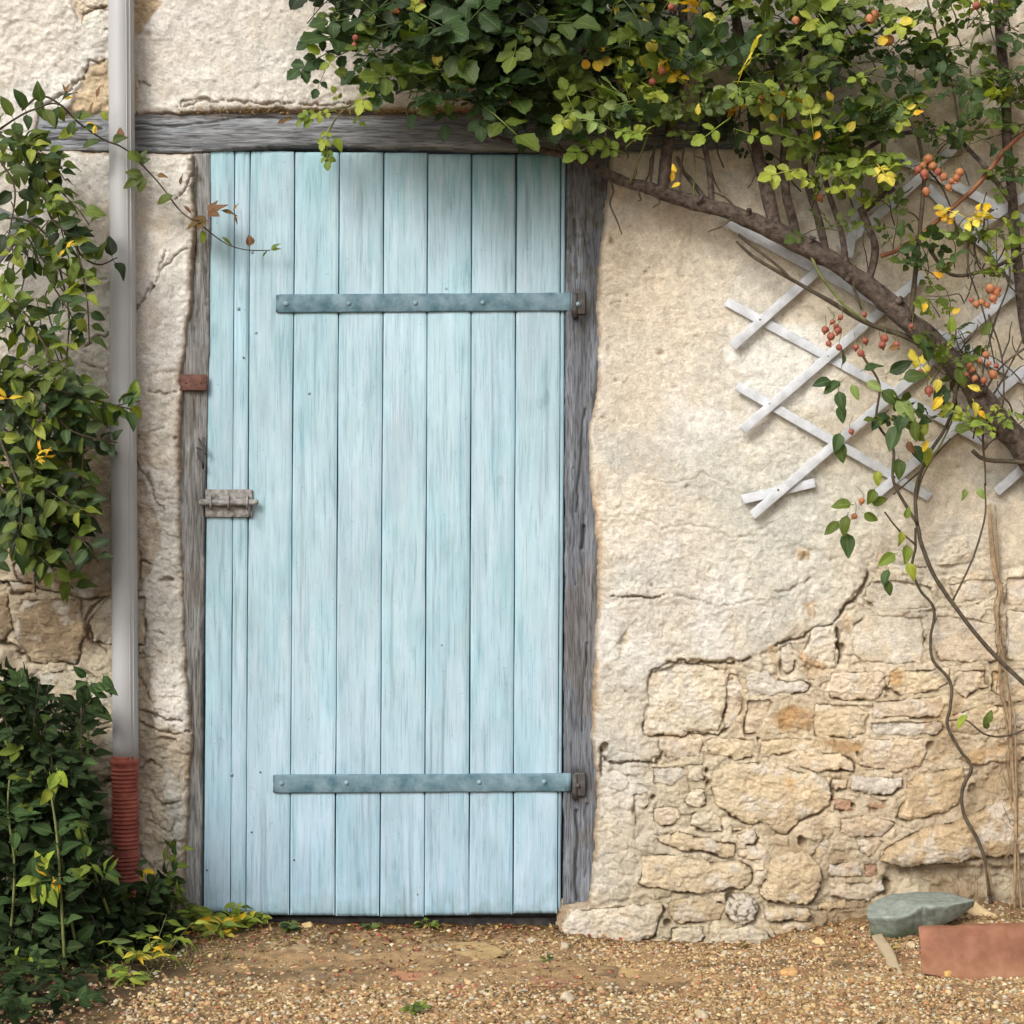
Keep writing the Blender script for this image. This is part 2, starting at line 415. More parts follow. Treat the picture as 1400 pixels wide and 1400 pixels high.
# ------------------------------------------------------------------ the wall
def cell_axis(a, b, step, lo, hi):
    mid = np.arange(a, b + step, step)
    left = a - np.cumsum(np.geomspace(step * 1.5, 90, 26)); left = left[left > lo]
    right = mid[-1] + np.cumsum(np.geomspace(step * 1.5, 90, 26)); right = right[right < hi]
    return np.concatenate([[lo], left[::-1], mid, right, [hi]])
PLASTER = [(-1200, -1400), (2600, -1400), (2600, 770), (1400, 772), (1330, 785), (1270, 792), (1210, 772), (1190, 772), (1182, 800), (1165, 818),
           (1144, 850), (1112, 857), (1085, 868), (1050, 888), (1020, 898), (985, 903), (950, 902), (920, 906), (893, 918), (882, 940), (880, 1002),
           (900, 1012), (903, 1032), (890, 1041), (840, 1042), (826, 1034), (822, 1055), (862, 1060), (890, 1080), (880, 1110), (872, 1150), (866, 1200), (858, 1236),
           (780, 1242), (240, 1250), (228, 1130), (222, 1030), (214, 1000), (205, 960), (190, 900), (186, 640), (184, 600), (150, 600),
           (120, 610), (60, 640), (0, 600), (-1200, 600)]
BARE = [  # spots where the plaster has fallen off
    [(122, 90), (140, 76), (150, 84), (190, 100), (190, 160), (88, 156), (108, 122)],
    [(95, -20), (228, -20), (212, 22), (196, 44), (176, 52), (150, 40), (112, 34), (100, 8)],
    [(1087, 757), (1095, 748), (1106, 756), (1103, 766), (1090, 768)],
    [(1185, 770), (1196, 758), (1216, 752), (1210, 764), (1190, 778)],
    [(1283, 770), (1288, 750), (1310, 725), (1322, 740), (1330, 765), (1306, 772)],
    [(846, 880), (858, 862), (861, 872), (850, 893)],
    [(1106, 830), (1112, 824), (1118, 842), (1109, 850)],
    [(186, 640), (205, 680), (222, 720), (215, 760), (196, 800), (186, 820)],
    [(186, 885), (198, 900), (206, 930), (196, 950), (186, 945)],
    [(205, 1005), (240, 1010), (225, 1030), (205, 1038)]]
TIMBER_HOLES = [  # where the wall gives way to timber and door
    [(52, 153), (120, 156), (260, 153), (400, 150), (700, 150), (1003, 156), (1003, 204), (836, 206), (832, 250), (826, 300), (818, 420), (819, 520), (806, 600), (818, 760), (815, 900),
     (812, 1010), (818, 1100), (806, 1236), (772, 1238), (764, 1300), (262, 1300), (250, 1236), (256, 1120), (262, 1010), (254, 900), (248, 780), (246, 640), (246, 516), (262, 400), (264, 212), (50, 206)]]
CRACKS = [  # polyline, half width px, depth mm
    ([(840, 816), (862, 813), (884, 817), (906, 814)], 1.9, 16), ([(906, 814), (935, 812), (960, 824), (985, 832), (1000, 826), (1040, 818)], 1.2, 4),
    ([(890, 918), (918, 905), (940, 903), (965, 906), (1000, 905), (1025, 898)], 2.4, 15),
    ([(1060, 885), (1085, 873), (1112, 860), (1140, 853)], 2.2, 14), ([(1140, 850), (1150, 835), (1166, 822), (1180, 803), (1184, 785)], 3.5, 18),
    ([(1062, 930), (1075, 940), (1090, 935), (1112, 930)], 1.5, 7), ([(882, 1004), (920, 1006), (962, 1006), (985, 1004), (1002, 993)], 2.2, 16),
    ([(822, 1025), (826, 1038), (842, 1043), (866, 1042), (900, 1042), (903, 1030)], 2.6, 16),
    ([(822, 1020), (820, 1040), (824, 1060)], 3.0, 16), ([(1252, 836), (1280, 834)], 1.5, 9), ([(1250, 775), (1270, 773)], 1.7, 9),
    ([(1143, 855), (1145, 880), (1150, 905)], 3.2, 20), ([(1330, 825), (1352, 815), (1368, 798)], 1.4, 6), ([(1375, 815), (1410, 812)], 1.4, 6),
    ([(880, 655), (920, 662), (960, 648), (1005, 662)], 1.2, 2.5), ([(860, 700), (905, 722), (950, 718), (1010, 735), (1060, 728)], 1.2, 2.5),
    ([(1000, 742), (1040, 722), (1062, 712)], 1.1, 2.5), ([(1058, 810), (1085, 806), (1106, 790)], 1.5, 6), ([(835, 418), (845, 414), (858, 416)], 1.4, 4),
    ([(1190, 430), (1230, 470), (1265, 480)], 1.1, 2),
    ([(185, 425), (205, 395), (222, 372), (240, 352), (256, 338)], 1.3, 9), ([(218, 372), (222, 360), (228, 344)], 1.4, 9), ([(212, 392), (206, 404)], 1.8, 8),
    ([(184, 618), (192, 640), (206, 655), (212, 680), (222, 694)], 1.7, 12), ([(190, 595), (206, 592), (226, 586)], 1.3, 5), ([(202, 582), (212, 592)], 1.3, 4),
    ([(242, 534), (222, 536), (206, 535)], 1.5, 9), ([(205, 512), (240, 511)], 1.1, 4), ([(206, 512), (208, 532)], 1.5, 6),
    ([(186, 766), (206, 772)], 1.8, 14), ([(218, 796), (236, 790)], 2.3, 15), ([(210, 860), (228, 868)], 1.5, 8), ([(196, 892), (202, 895)], 1.8, 12),
    ([(188, 968), (205, 975), (230, 983), (252, 986)], 1.7, 14), ([(190, 985), (210, 995), (240, 1002), (262, 1001)], 1.7, 14), ([(186, 915), (200, 940), (212, 968)], 1.5, 8),
    ([(190, 1050), (205, 1040), (222, 1048)], 1.6, 10), ([(200, 1120), (215, 1125), (232, 1140), (240, 1120)], 1.5, 9), ([(208, 1080), (224, 1102), (240, 1095)], 1.4, 8),
    ([(232, 1150), (228, 1175), (224, 1200)], 1.5, 9),
    ([(118, 475), (130, 465), (148, 455)], 2.0, 12), ([(112, 495), (140, 505), (150, 520)], 1.4, 7), ([(100, 370), (130, 385), (148, 380)], 1.2, 5),
    ([(55, 150), (90, 130), (112, 105), (125, 84), (150, 82)], 1.8, 12), ([(188, 110), (205, 118)], 1.6, 10), ([(60, 228), (80, 215), (86, 205)], 1.5, 8),
    ([(262, 212), (264, 240), (252, 262), (240, 275)], 1.9, 12), ([(0, 792), (14, 800), (40, 800), (64, 806), (100, 815), (116, 816)], 3.0, 22), ([(118, 845), (128, 828), (146, 814)], 2.2, 16),
    ([(118, 845), (120, 868), (128, 880), (150, 892)], 2.0, 12), ([(0, 880), (20, 885), (34, 895)], 4.0, 22), ([(100, 720), (120, 742), (150, 738)], 1.6, 9),
    ([(250, 146), (280, 138), (330, 140), (400, 144), (470, 142), (520, 144)], 1.7, 10), ([(240, 148), (250, 140), (290, 135)], 1.5, 9),
    ([(0, 560), (50, 566), (110, 556), (148, 560)], 1.3, 5)]
HOLES = [(1276, 985, 0, 0), (1213, 941, 5, 20), (1174, 1032, 4, 16), (1148, 884, 6, 20), (966, 1055, 5, 22), (968, 1072, 6, 22), (1098, 1148, 8, 26), (893, 1090, 4, 16), (935, 1052, 3, 12),
         (1037, 1012, 3, 16), (1264, 875, 3, 12), (1355, 906, 6, 16), (1345, 938, 6, 16), (1310, 935, 6, 12), (1270, 1020, 7, 14), (1330, 1078, 6, 16), (856, 945, 2, 8), (857, 405, 4, 5), (832, 478, 5, 4), (1150, 1105, 6, 18), (1166, 1102, 4, 16),
         (211, 392, 3, 14), (192, 893, 4, 14), (826, 1022, 6, 20), (907, 1245, 7, 26), (912, 1262, 6, 22), (1210, 1208, 10, 28), (984, 1235, 4, 18), (1000, 1222, 9, 20), (890, 800, 2, 6), (836, 330, 5, 6), (240, 600, 3, 10), (190, 595, 3, 12), (135, 15, 5, 14)]
HOLES = [q for q in HOLES if q[2]]
BASECOL = [  # px, py, sRGB base colour blended over the wall (limewash, bare lime, clay)
    (60, 60, 226, 217, 203), (330, 60, 228, 221, 210), (900, 60, 218, 205, 182), (1150, 60, 206, 190, 160), (1330, 60, 203, 184, 150), (1330, 220, 203, 182, 145), (1120, 220, 208, 192, 165),
    (860, 330, 218, 198, 168), (1000, 400, 224, 210, 186), (1180, 520, 218, 203, 176), (1330, 560, 212, 192, 158), (880, 520, 224, 212, 192), (880, 700, 228, 217, 197),
    (1020, 690, 222, 218, 200), (1120, 720, 216, 212, 194), (1060, 820, 214, 210, 196), (900, 830, 222, 214, 198), (850, 950, 220, 212, 194), (1300, 700, 220, 204, 176), (1240, 780, 222, 210, 188),
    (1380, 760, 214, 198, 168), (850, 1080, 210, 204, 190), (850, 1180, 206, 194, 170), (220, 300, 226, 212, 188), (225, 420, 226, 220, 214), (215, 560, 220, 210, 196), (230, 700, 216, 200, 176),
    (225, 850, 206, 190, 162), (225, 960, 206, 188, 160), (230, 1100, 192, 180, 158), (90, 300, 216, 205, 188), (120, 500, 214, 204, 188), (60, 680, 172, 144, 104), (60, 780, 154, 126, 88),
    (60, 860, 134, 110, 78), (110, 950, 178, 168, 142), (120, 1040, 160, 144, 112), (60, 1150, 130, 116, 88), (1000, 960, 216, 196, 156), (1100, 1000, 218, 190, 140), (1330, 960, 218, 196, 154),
    (950, 1080, 200, 182, 144), (1150, 1110, 190, 160, 116), (1330, 1060, 184, 154, 106), (1330, 1200, 150, 122, 80), (1150, 1220, 172, 146, 106), (950, 1230, 176, 158, 120), (860, 1265, 196, 176, 144)]
OCHRE = [([(1055, 977), (1070, 970), (1084, 966), (1112, 970), (1111, 988), (1096, 996), (1086, 990), (1067, 1000), (1055, 990)], 1.0), ([(1052, 885), (1060, 882), (1066, 925), (1058, 928)], .9), ([(1148, 842), (1164, 842), (1162, 868), (1152, 860)], .95),
         ([(1090, 886), (1102, 895), (1142, 918), (1108, 934), (1094, 920)], .7), ([(1216, 918), (1238, 914), (1232, 935), (1218, 935)], .8), ([(1355, 912), (1368, 910), (1372, 930), (1358, 932)], .7), ([(1322, 785), (1345, 782), (1330, 800)], .6),
         ([(1120, 1012), (1180, 1014), (1175, 1030), (1124, 1024)], .75), ([(1012, 930), (1020, 932), (1020, 975), (1008, 995), (1012, 970)], .45), ([(880, 1004), (960, 1004), (960, 1009), (882, 1009)], .5), ([(1068, 1058), (1092, 1066), (1080, 1080), (1072, 1072)], .7),
         ([(1200, 756), (1216, 750), (1212, 790), (1196, 784)], .4), ([(1088, 752), (1106, 752), (1104, 764), (1092, 766)], .9), ([(1100, 826), (1112, 824), (1111, 845), (1106, 846)], .6), ([(818, 640), (824, 760), (818, 960), (812, 1000), (808, 760)], .45),
         ([(88, 156), (120, 92), (148, 84), (148, 150)], .55), ([(184, 60), (226, 0), (190, 0)], .7), ([(1236, 1050), (1268, 1030), (1300, 1030), (1240, 1075)], .5), ([(1330, 1020), (1390, 1010), (1380, 1030), (1320, 1042)], .5), ([(1265, 960), (1320, 950), (1300, 1010), (1262, 1000)], .35)]
STONES = [  # outline, height mm, dome mm, colour
    ([(888, 918), (928, 909), (965, 908), (990, 918), (993, 940), (989, 972), (980, 998), (935, 1004), (883, 1005), (880, 990), (888, 975), (885, 940)], 24, 3, 'w'),
    ([(995, 920), (1010, 922), (1015, 940), (1014, 970), (1002, 993), (990, 997), (992, 972)], 20, 2, 'p'),
    ([(902, 1011), (930, 1009), (958, 1011), (962, 1022), (957, 1034), (935, 1035), (915, 1036), (905, 1027)], 25, 4, 'p'), ([(967, 1012), (997, 1010), (1030, 1011), (1033, 1022), (1027, 1035), (1005, 1037), (987, 1034), (968, 1034)], 25, 4, 'y'),
    ([(1020, 925), (1050, 916), (1062, 930), (1095, 932), (1108, 938), (1100, 945), (1078, 948), (1045, 951), (1026, 952), (1020, 938)], 22, 3, 'g'), ([(1022, 958), (1052, 956), (1058, 962), (1050, 974), (1042, 990), (1033, 1002), (1020, 1004), (1019, 982)], 20, 2, 'p'),
    ([(1111, 858), (1138, 856), (1142, 875), (1140, 912), (1125, 913), (1102, 908), (1094, 898), (1102, 882)], 28, 5, 'w'), ([(1066, 884), (1080, 878), (1090, 892), (1084, 915), (1070, 925)], 20, 3, 'p'), ([(1185, 842), (1260, 843), (1265, 875), (1260, 906), (1225, 909), (1178, 905), (1167, 895), (1164, 870), (1168, 852)], 23, 2, 'w'),
    ([(1190, 795), (1225, 793), (1273, 802), (1278, 830), (1250, 833), (1200, 834), (1182, 820), (1184, 805)], 24, 2, 'w'), ([(1280, 842), (1332, 846), (1362, 856), (1365, 903), (1325, 905), (1287, 903), (1275, 885), (1273, 862)], 25, 3, 'p'),
    ([(1298, 800), (1330, 792), (1366, 792), (1367, 800), (1350, 816), (1330, 823), (1305, 826)], 24, 2, 'p'), ([(1375, 834), (1430, 837), (1430, 905), (1376, 905)], 23, 3, 'w'), ([(1376, 790), (1430, 786), (1430, 826), (1374, 826)], 24, 2, 'p'),
    ([(1137, 920), (1208, 918), (1208, 937), (1200, 953), (1175, 957), (1137, 953), (1130, 945)], 24, 3, 'p'), ([(1218, 918), (1298, 914), (1300, 933), (1275, 943), (1232, 950), (1214, 940)], 25, 3, 'y'), ([(1308, 918), (1348, 915), (1350, 940), (1320, 952), (1306, 940)], 24, 3, 'p'),
    ([(1356, 918), (1430, 912), (1430, 955), (1380, 960), (1354, 945)], 25, 3, 'y'), ([(1191, 988), (1230, 986), (1285, 988), (1290, 997), (1282, 1006), (1235, 1007), (1200, 1006), (1191, 997)], 22, 2, 'g'), ([(1115, 962), (1172, 964), (1187, 978), (1184, 1005), (1155, 1007), (1117, 1005), (1112, 987)], 23, 3, 'y'),
    ([(1192, 960), (1240, 956), (1285, 952), (1290, 968), (1284, 982), (1230, 980), (1195, 980)], 22, 3, 'p'), ([(1300, 978), (1340, 965), (1430, 962), (1430, 985), (1380, 992), (1330, 1002), (1302, 1000)], 25, 3, 't'), ([(1038, 1013), (1075, 1009), (1118, 1011), (1122, 1021), (1100, 1026), (1050, 1034), (1039, 1030)], 24, 3, 'y'),
    ([(1182, 1012), (1260, 1010), (1267, 1030), (1258, 1045), (1225, 1055), (1210, 1053), (1187, 1051), (1177, 1045), (1181, 1030)], 28, 4, 'p'), ([(1092, 1029), (1150, 1029), (1168, 1045), (1165, 1052), (1125, 1054), (1095, 1051), (1088, 1038)], 25, 4, 'p'), ([(1165, 1062), (1233, 1064), (1230, 1075), (1219, 1086), (1190, 1085), (1162, 1081)], 26, 4, 'g'),
    ([(1136, 1063), (1158, 1066), (1158, 1080), (1142, 1081), (1135, 1072)], 22, 3, 'p'), ([(975, 1054), (1000, 1044), (1035, 1042), (1060, 1046), (1090, 1054), (1130, 1062), (1139, 1085), (1136, 1100), (1118, 1112), (1090, 1122), (1076, 1138), (1062, 1138), (1050, 1126), (1025, 1126), (1000, 1116), (980, 1102), (972, 1078)], 30, 8, 'y'),
    ([(1141, 1091), (1164, 1093), (1166, 1108), (1143, 1106)], 20, 2, 'b'), ([(1186, 1095), (1212, 1093), (1210, 1106), (1190, 1108)], 20, 2, 'b'), ([(1240, 1068), (1290, 1052), (1316, 1050), (1318, 1068), (1310, 1098), (1290, 1112), (1242, 1122), (1227, 1118), (1238, 1095)], 27, 6, 't'),
    ([(1327, 1028), (1420, 1013), (1420, 1033), (1380, 1041), (1332, 1043), (1307, 1039)], 30, 4, 't'), ([(1212, 1158), (1250, 1137), (1300, 1124), (1340, 1107), (1388, 1088), (1430, 1085), (1430, 1163), (1350, 1170), (1300, 1180), (1225, 1182), (1203, 1175)], 42, 12, 't'),
    ([(1172, 1148), (1200, 1146), (1208, 1152), (1190, 1174), (1176, 1166)], 26, 5, 'p'), ([(1150, 1120), (1185, 1115), (1222, 1126), (1205, 1142), (1165, 1145), (1148, 1138)], 24, 5, 'p'), ([(1133, 1181), (1174, 1178), (1176, 1199), (1160, 1201), (1133, 1197)], 24, 4, 'p'), ([(1181, 1181), (1200, 1181), (1201, 1197), (1183, 1201)], 21, 2, 'b'),
    ([(1136, 1208), (1204, 1206), (1206, 1217), (1190, 1228), (1155, 1229), (1136, 1222)], 30, 5, 'w'), ([(1116, 1235), (1155, 1232), (1158, 1240), (1135, 1245), (1118, 1243)], 28, 4, 't'), ([(1054, 1176), (1080, 1166), (1106, 1168), (1120, 1187), (1119, 1212), (1107, 1233), (1085, 1235), (1045, 1230), (1037, 1220), (1051, 1200)], 44, 8, 'y'),
    ([(1046, 1238), (1075, 1241), (1105, 1240), (1109, 1250), (1101, 1256), (1065, 1259), (1046, 1256), (1043, 1247)], 36, 6, 'y'), ([(996, 1232), (1004, 1225), (1017, 1222), (1030, 1228), (1036, 1241), (1030, 1255), (1016, 1262), (1001, 1259), (994, 1247)], 38, 12, 'c'),
    ([(1033, 1190), (1048, 1188), (1046, 1200), (1037, 1214), (1031, 1208)], 30, 5, 'w'), ([(877, 1172), (905, 1166), (967, 1177), (1012, 1180), (1029, 1190), (1024, 1207), (1015, 1213), (970, 1219), (920, 1218), (880, 1212), (872, 1208), (879, 1190)], 34, 7, 'y'),
    ([(897, 1142), (930, 1137), (980, 1151), (1004, 1156), (1001, 1169), (990, 1171), (955, 1164), (920, 1159), (900, 1151)], 33, 6, 't'), ([(893, 1104), (925, 1102), (931, 1115), (924, 1126), (903, 1131), (893, 1120)], 24, 5, 'p'), ([(946, 1111), (975, 1109), (986, 1120), (986, 1136), (965, 1137), (944, 1130)], 27, 6, 'w'),
    ([(1006, 1141), (1030, 1134), (1036, 1145), (1031, 1154), (1011, 1151)], 27, 4, 'p'), ([(1008, 1161), (1030, 1159), (1048, 1165), (1046, 1172), (1022, 1176), (1008, 1171)], 25, 4, 'p'), ([(945, 1078), (964, 1079), (964, 1100), (945, 1103), (938, 1095)], 22, 3, 'w'), ([(892, 1049), (933, 1047), (938, 1064), (920, 1073), (894, 1073)], 22, 4, 'g'),
    ([(940, 1046), (962, 1044), (964, 1066), (952, 1072), (942, 1066)], 22, 3, 'w'), ([(862, 1238), (905, 1234), (903, 1255), (896, 1280), (855, 1292), (772, 1296), (768, 1262), (790, 1244), (830, 1241)], 27, 5, 'w'), ([(914, 1234), (950, 1226), (972, 1228), (988, 1243), (986, 1258), (965, 1261), (930, 1261), (914, 1251)], 27, 6, 't'),
    ([(918, 1268), (960, 1267), (961, 1281), (945, 1300), (914, 1300)], 27, 5, 'w'), ([(967, 1300), (974, 1282), (990, 1271), (1020, 1266), (1045, 1271), (1052, 1284), (1045, 1300)], 32, 7, 'w'), ([(1052, 1262), (1110, 1260), (1115, 1268), (1060, 1280)], 30, 4, 't'),
    ([(1000, 1132), (1028, 1130), (1004, 1138)], 24, 3, 't'), ([(1104, 1180), (1128, 1140), (1136, 1150), (1130, 1170)], 18, 3, 't'), ([(866, 1085), (886, 1084), (888, 1098), (868, 1130)], 20, 3, 'w'),
    ([(17, 771), (71, 743), (140, 729), (190, 735), (190, 805), (123, 818), (57, 804), (23, 792)], 30, 8, 'e'), ([(14, 797), (49, 800), (49, 811), (18, 811)], 24, 4, 'e'), ([(122, 850), (148, 818), (200, 815), (196, 880), (128, 878)], 26, 6, 'k'), ([(30, 820), (110, 820), (114, 868), (104, 908), (43, 904), (20, 866)], 30, 10, 'e'),
    ([(53, 920), (118, 915), (160, 945), (155, 984), (100, 992), (60, 957)], 30, 6, 'k'), ([(98, 1000), (150, 994), (176, 1010), (176, 1065), (120, 1066)], 30, 8, 'k'), ([(-40, 690), (10, 672), (120, 668), (128, 712), (60, 736), (-30, 756)], 28, 9, 'e'), ([(-60, 830), (10, 812), (18, 860), (6, 876), (-60, 880)], 28, 8, 'e'),
    ([(112, -20), (170, -20), (150, 9), (124, 12), (108, 0)], 22, 4, 'y'), ([(112, 18), (128, 12), (160, 14), (160, 40), (122, 42), (112, 34)], 24, 4, 'w')]
SC = {'w': (222, 212, 190), 'p': (224, 202, 176), 'y': (224, 200, 156), 'g': (206, 200, 188), 'b': (184, 136, 104), 't': (206, 176, 128), 'c': (220, 210, 192), 'e': (164, 140, 104), 'k': (196, 184, 156)}

def desat(c, k):
    g = (c * np.array([.3, .59, .11])).sum(-1, keepdims=True); return g + (c - g) * k
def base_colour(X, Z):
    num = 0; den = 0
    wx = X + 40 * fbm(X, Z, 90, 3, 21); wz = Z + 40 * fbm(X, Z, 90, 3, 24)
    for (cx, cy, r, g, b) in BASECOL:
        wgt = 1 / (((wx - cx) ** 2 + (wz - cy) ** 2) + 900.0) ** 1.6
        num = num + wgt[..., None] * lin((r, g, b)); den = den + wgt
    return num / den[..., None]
def ochre(X, Z, col):
    oc = lin((200, 150, 72)); out = col
    x0, x1, z0, z1 = X.min(), X.max(), Z.min(), Z.max()
    for poly, a in OCHRE:
        p = np.array(poly)
        if p[:, 0].max() < x0 - 10 or p[:, 0].min() > x1 + 10 or p[:, 1].max() < z0 - 10 or p[:, 1].min() > z1 + 10: continue
        win = (X > p[:, 0].min() - 12) & (X < p[:, 0].max() + 12) & (Z > p[:, 1].min() - 12) & (Z < p[:, 1].max() + 12)
        if not win.any(): continue
        xx, zz = X[win], Z[win]
        sd = poly_sd(xx, zz, p) + 3.5 * fbm(xx, zz, 14, 3, 9)
        m = smooth(-2.5, 2.5, sd) * a * 0.95
        out = out.copy(); out[win] = mixc(out[win], oc * (1 + .25 * fbm(xx, zz, 8, 2, 4))[..., None], m)
    return out

def build_wall():
    T = thing('plastered_stone_wall', 'old lime plastered rubble stone house wall with exposed stones at lower right', 'wall', (0, 0, 0))
    st = 1.6
    ax = cell_axis(-24, 1424, st, -1100, 2500); az = cell_axis(-24, 1310, st, -1300, 1400)
    X, Z = np.meshgrid(ax, az, indexing='ij')
    sdp = poly_sd(X, Z, PLASTER) + 3.5 * fbm(X, Z, 26, 3, 1) + 1.6 * fbm(X, Z, 7, 2, 2)
    for b in BARE:
        sdp = np.minimum(sdp, -(poly_sd(X, Z, b) + 4 * fbm(X, Z, 16, 3, 6)))
    pl = smooth(-1.2, 1.6, sdp)
    # relief in millimetres
    wx = X + 9 * fbm(X, Z, 40, 2, 12); wz = Z + 9 * fbm(X, Z, 40, 2, 15)
    rough_zone = smooth(0.0, 0.5, fbm(X, Z, 240, 2, 19) + 0.25) * 0.6 + 0.45
    leftz = smooth(300, 240, X)
    rough_zone = rough_zone + 0.5 * leftz * smooth(560, 760, Z) + .3 * smooth(200, 100, Z) * smooth(600, 500, X)
    smoothz = smooth(1090, 1180, X) * smooth(740, 600, Z); rough_zone *= (1 - .6 * smoothz)
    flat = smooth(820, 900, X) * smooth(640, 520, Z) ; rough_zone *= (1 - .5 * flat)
    pm = 4.5 * fbm(X, Z, 170, 3, 7) + 2.6 * rough_zone * fbm(wx, wz, 34, 4, 11) + 1.2 * rough_zone * ridged(wx, wz, 15, 3, 4) + 1.35 * (.3 + rough_zone) * fbm(X, Z, 5.5, 3, 17) + .9 * rough_zone * ridged(X, Z * 1.2, 8, 2, 12)
    # trowel-wrinkles that catch the light
    ws = X * 0.35 + Z * 0.94
    pm += .9 * rough_zone * ridged(X * .55 + 6 * fbm(X, Z, 60, 2, 3), Z * 1.3, 12, 2, 9)
    # thin layers of limewash that have flaked off in sheets
    tw = fbm(X + 14 * fbm(X, Z, 40, 3, 2), Z + 14 * fbm(X, Z, 40, 3, 8), 120, 5, 23, .6)
    for q, th in enumerate((-.32, -.12, .06, .2, .36)):
        pm += 1.5 * smooth(th - .012, th + .012, tw + .06 * fbm(X, Z, 22, 4, 26, .65)) - .7
    crumb = smooth(300, 260, X) * smooth(480, 660, Z) + smooth(960, 1060, Z) * smooth(960, 900, X) * smooth(700, 800, X)
    c1, c2, cv = worley(X + 7 * fbm(X, Z, 18, 3, 4), Z * 1.25 + 7 * fbm(X, Z, 18, 3, 14), 19, 3)
    pm += crumb * ((cv - .5) * 5.5 + 1.6 * fbm(X, Z, 9, 3, 1) - 3.0 * np.exp(-((c2 - c1) / .10) ** 2))
    hp = 30 + pm
    # the plaster thins towards its broken edge
    hp = hp - 5.0 * np.exp(-np.maximum(sdp, 0) / 5)
    hm = 21.5 + 3.5 * fbm(X, Z, 60, 3, 5) + 4.6 * fbm(wx, wz, 20, 4, 6) + 3.0 * ridged(wx, Z, 11, 3, 8) + 1.4 * fbm(X, Z, 4.5, 2, 13)
    m1_, m2_, mv = worley(X + 6 * fbm(X, Z, 16, 3, 5), Z * 1.35 + 6 * fbm(X, Z, 16, 3, 15), 15, 9)
    hm = hm + (mv - .45) * 7.0 - 3.2 * np.exp(-((m2_ - m1_) / .12) ** 2) * (mv > .3)
    eastflush = smooth(1180, 1230, X) * smooth(960, 880, Z)
    hm = hm + 5 * eastflush
    # undercut below the big bottom-right stone
    u = smooth(1180, 1190, Z) * smooth(1226, 1212, Z) * smooth(1196, 1230, X)
    hm = hm - 22 * u + 6 * u * fbm(X, Z, 14, 3, 2)
    h = hm + (hp - hm) * pl
    # joints: mortar sinks along the edge of each stone
    for k, (poly, hh, dome, c) in enumerate(STONES):
        p = np.array(poly, float)
        i0, i1 = np.searchsorted(ax, [p[:, 0].min() - 14, p[:, 0].max() + 14]); j0, j1 = np.searchsorted(az, [p[:, 1].min() - 14, p[:, 1].max() + 14])
        xs, zs = X[i0:i1, j0:j1], Z[i0:i1, j0:j1]
        sd = poly_sd(xs, zs, p)
        cy = p[:, 1].mean(); below = smooth(-6, 10, zs - cy + .25 * (xs - p[:, 0].mean())) * 1.0 + .06
        gap = (0.05 + 0.95 * smooth(-.15, .4, fbm(xs, zs, 26, 2, k))) * below
        ef = 1 - .55 * smooth(1180, 1230, xs) * smooth(960, 880, zs)
        h[i0:i1, j0:j1] -= 20 * gap * ef * np.exp(-(np.maximum(-sd, 0) / 2.6) ** 2)
        h[i0:i1, j0:j1] = np.where(sd > 0.5, np.minimum(h[i0:i1, j0:j1], 14 + 0 * sd), h[i0:i1, j0:j1])
    for pts, wd, dp in CRACKS:
        p = np.array(pts, float)
        i0, i1 = np.searchsorted(ax, [p[:, 0].min() - 12, p[:, 0].max() + 12]); j0, j1 = np.searchsorted(az, [p[:, 1].min() - 12, p[:, 1].max() + 12])
        xs, zs = X[i0:i1, j0:j1], Z[i0:i1, j0:j1]
        ww = 4.5 * fbm(xs, zs, 15, 4, 3, .65)
        d, tt = line_d(xs + ww, zs + 4.5 * fbm(xs, zs, 15, 4, 13, .65), p)
        wv = wd * (0.75 + 0.5 * fbm(xs, zs, 18, 2, 14)) * (0.35 + 0.65 * np.sin(np.clip(tt, .03, .97) * np.pi) ** .5)
        h[i0:i1, j0:j1] -= dp * 1.1 * np.exp(-(d / np.maximum(wv, .4)) ** 2)
        h[i0:i1, j0:j1] += 1.5 * np.exp(-((d - 5) / 3.5) ** 2)
    for (cx, cy, r, dp) in HOLES:
        i0, i1 = np.searchsorted(ax, [cx - 3 * r, cx + 3 * r]); j0, j1 = np.searchsorted(az, [cy - 3 * r, cy + 3 * r])
        xs, zs = X[i0:i1, j0:j1], Z[i0:i1, j0:j1]
        d = np.hypot(xs - cx, (zs - cy) * .9) + r * .5 * fbm(xs, zs, r * 1.6, 2, 9)
        h[i0:i1, j0:j1] -= dp * smooth(r, r * .35, d)
    # random pits
    r2 = np.random.default_rng(3)
    for _ in range(420):
        cx, cy = r2.uniform(0, 1400), r2.uniform(0, 1250); r = r2.uniform(1.6, 3.4)
        i0, i1 = np.searchsorted(ax, [cx - 3 * r, cx + 3 * r]); j0, j1 = np.searchsorted(az, [cy - 3 * r, cy + 3 * r])
        xs, zs = X[i0:i1, j0:j1], Z[i0:i1, j0:j1]
        h[i0:i1, j0:j1] -= r2.uniform(2, 6) * np.exp(-((xs - cx) ** 2 / (r * r * r2.uniform(.8, 3)) + (zs - cy) ** 2 / (r * r)))
    # opening for timber and door
    sdh = poly_sd(X, Z, TIMBER_HOLES[0]) + 2.6 * fbm(X, Z, 30, 3, 25) + 1.0 * fbm(X, Z, 7, 2, 22)
    h = h - 26 * smooth(-1.0, 3.2, sdh) - 5 * smooth(-7, 0, sdh)
    cut = sdh > 6
    # colour
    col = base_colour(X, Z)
    col = ochre(X, Z, col)
    clay = lin((232, 214, 178))
    mm = (1 - pl) * smooth(-.35, .3, fbm(X, Z, 50, 3, 18)) * .55 * smooth(0, 60, Z)
    col = mixc(col, clay * (1 + .15 * fbm(X, Z, 20, 2, 3))[..., None], mm)
    fresh = (1 - pl) * smooth(0, -5, sdp) * smooth(700, 500, Z); col = mixc(col, lin((226, 196, 142)), fresh * .6)
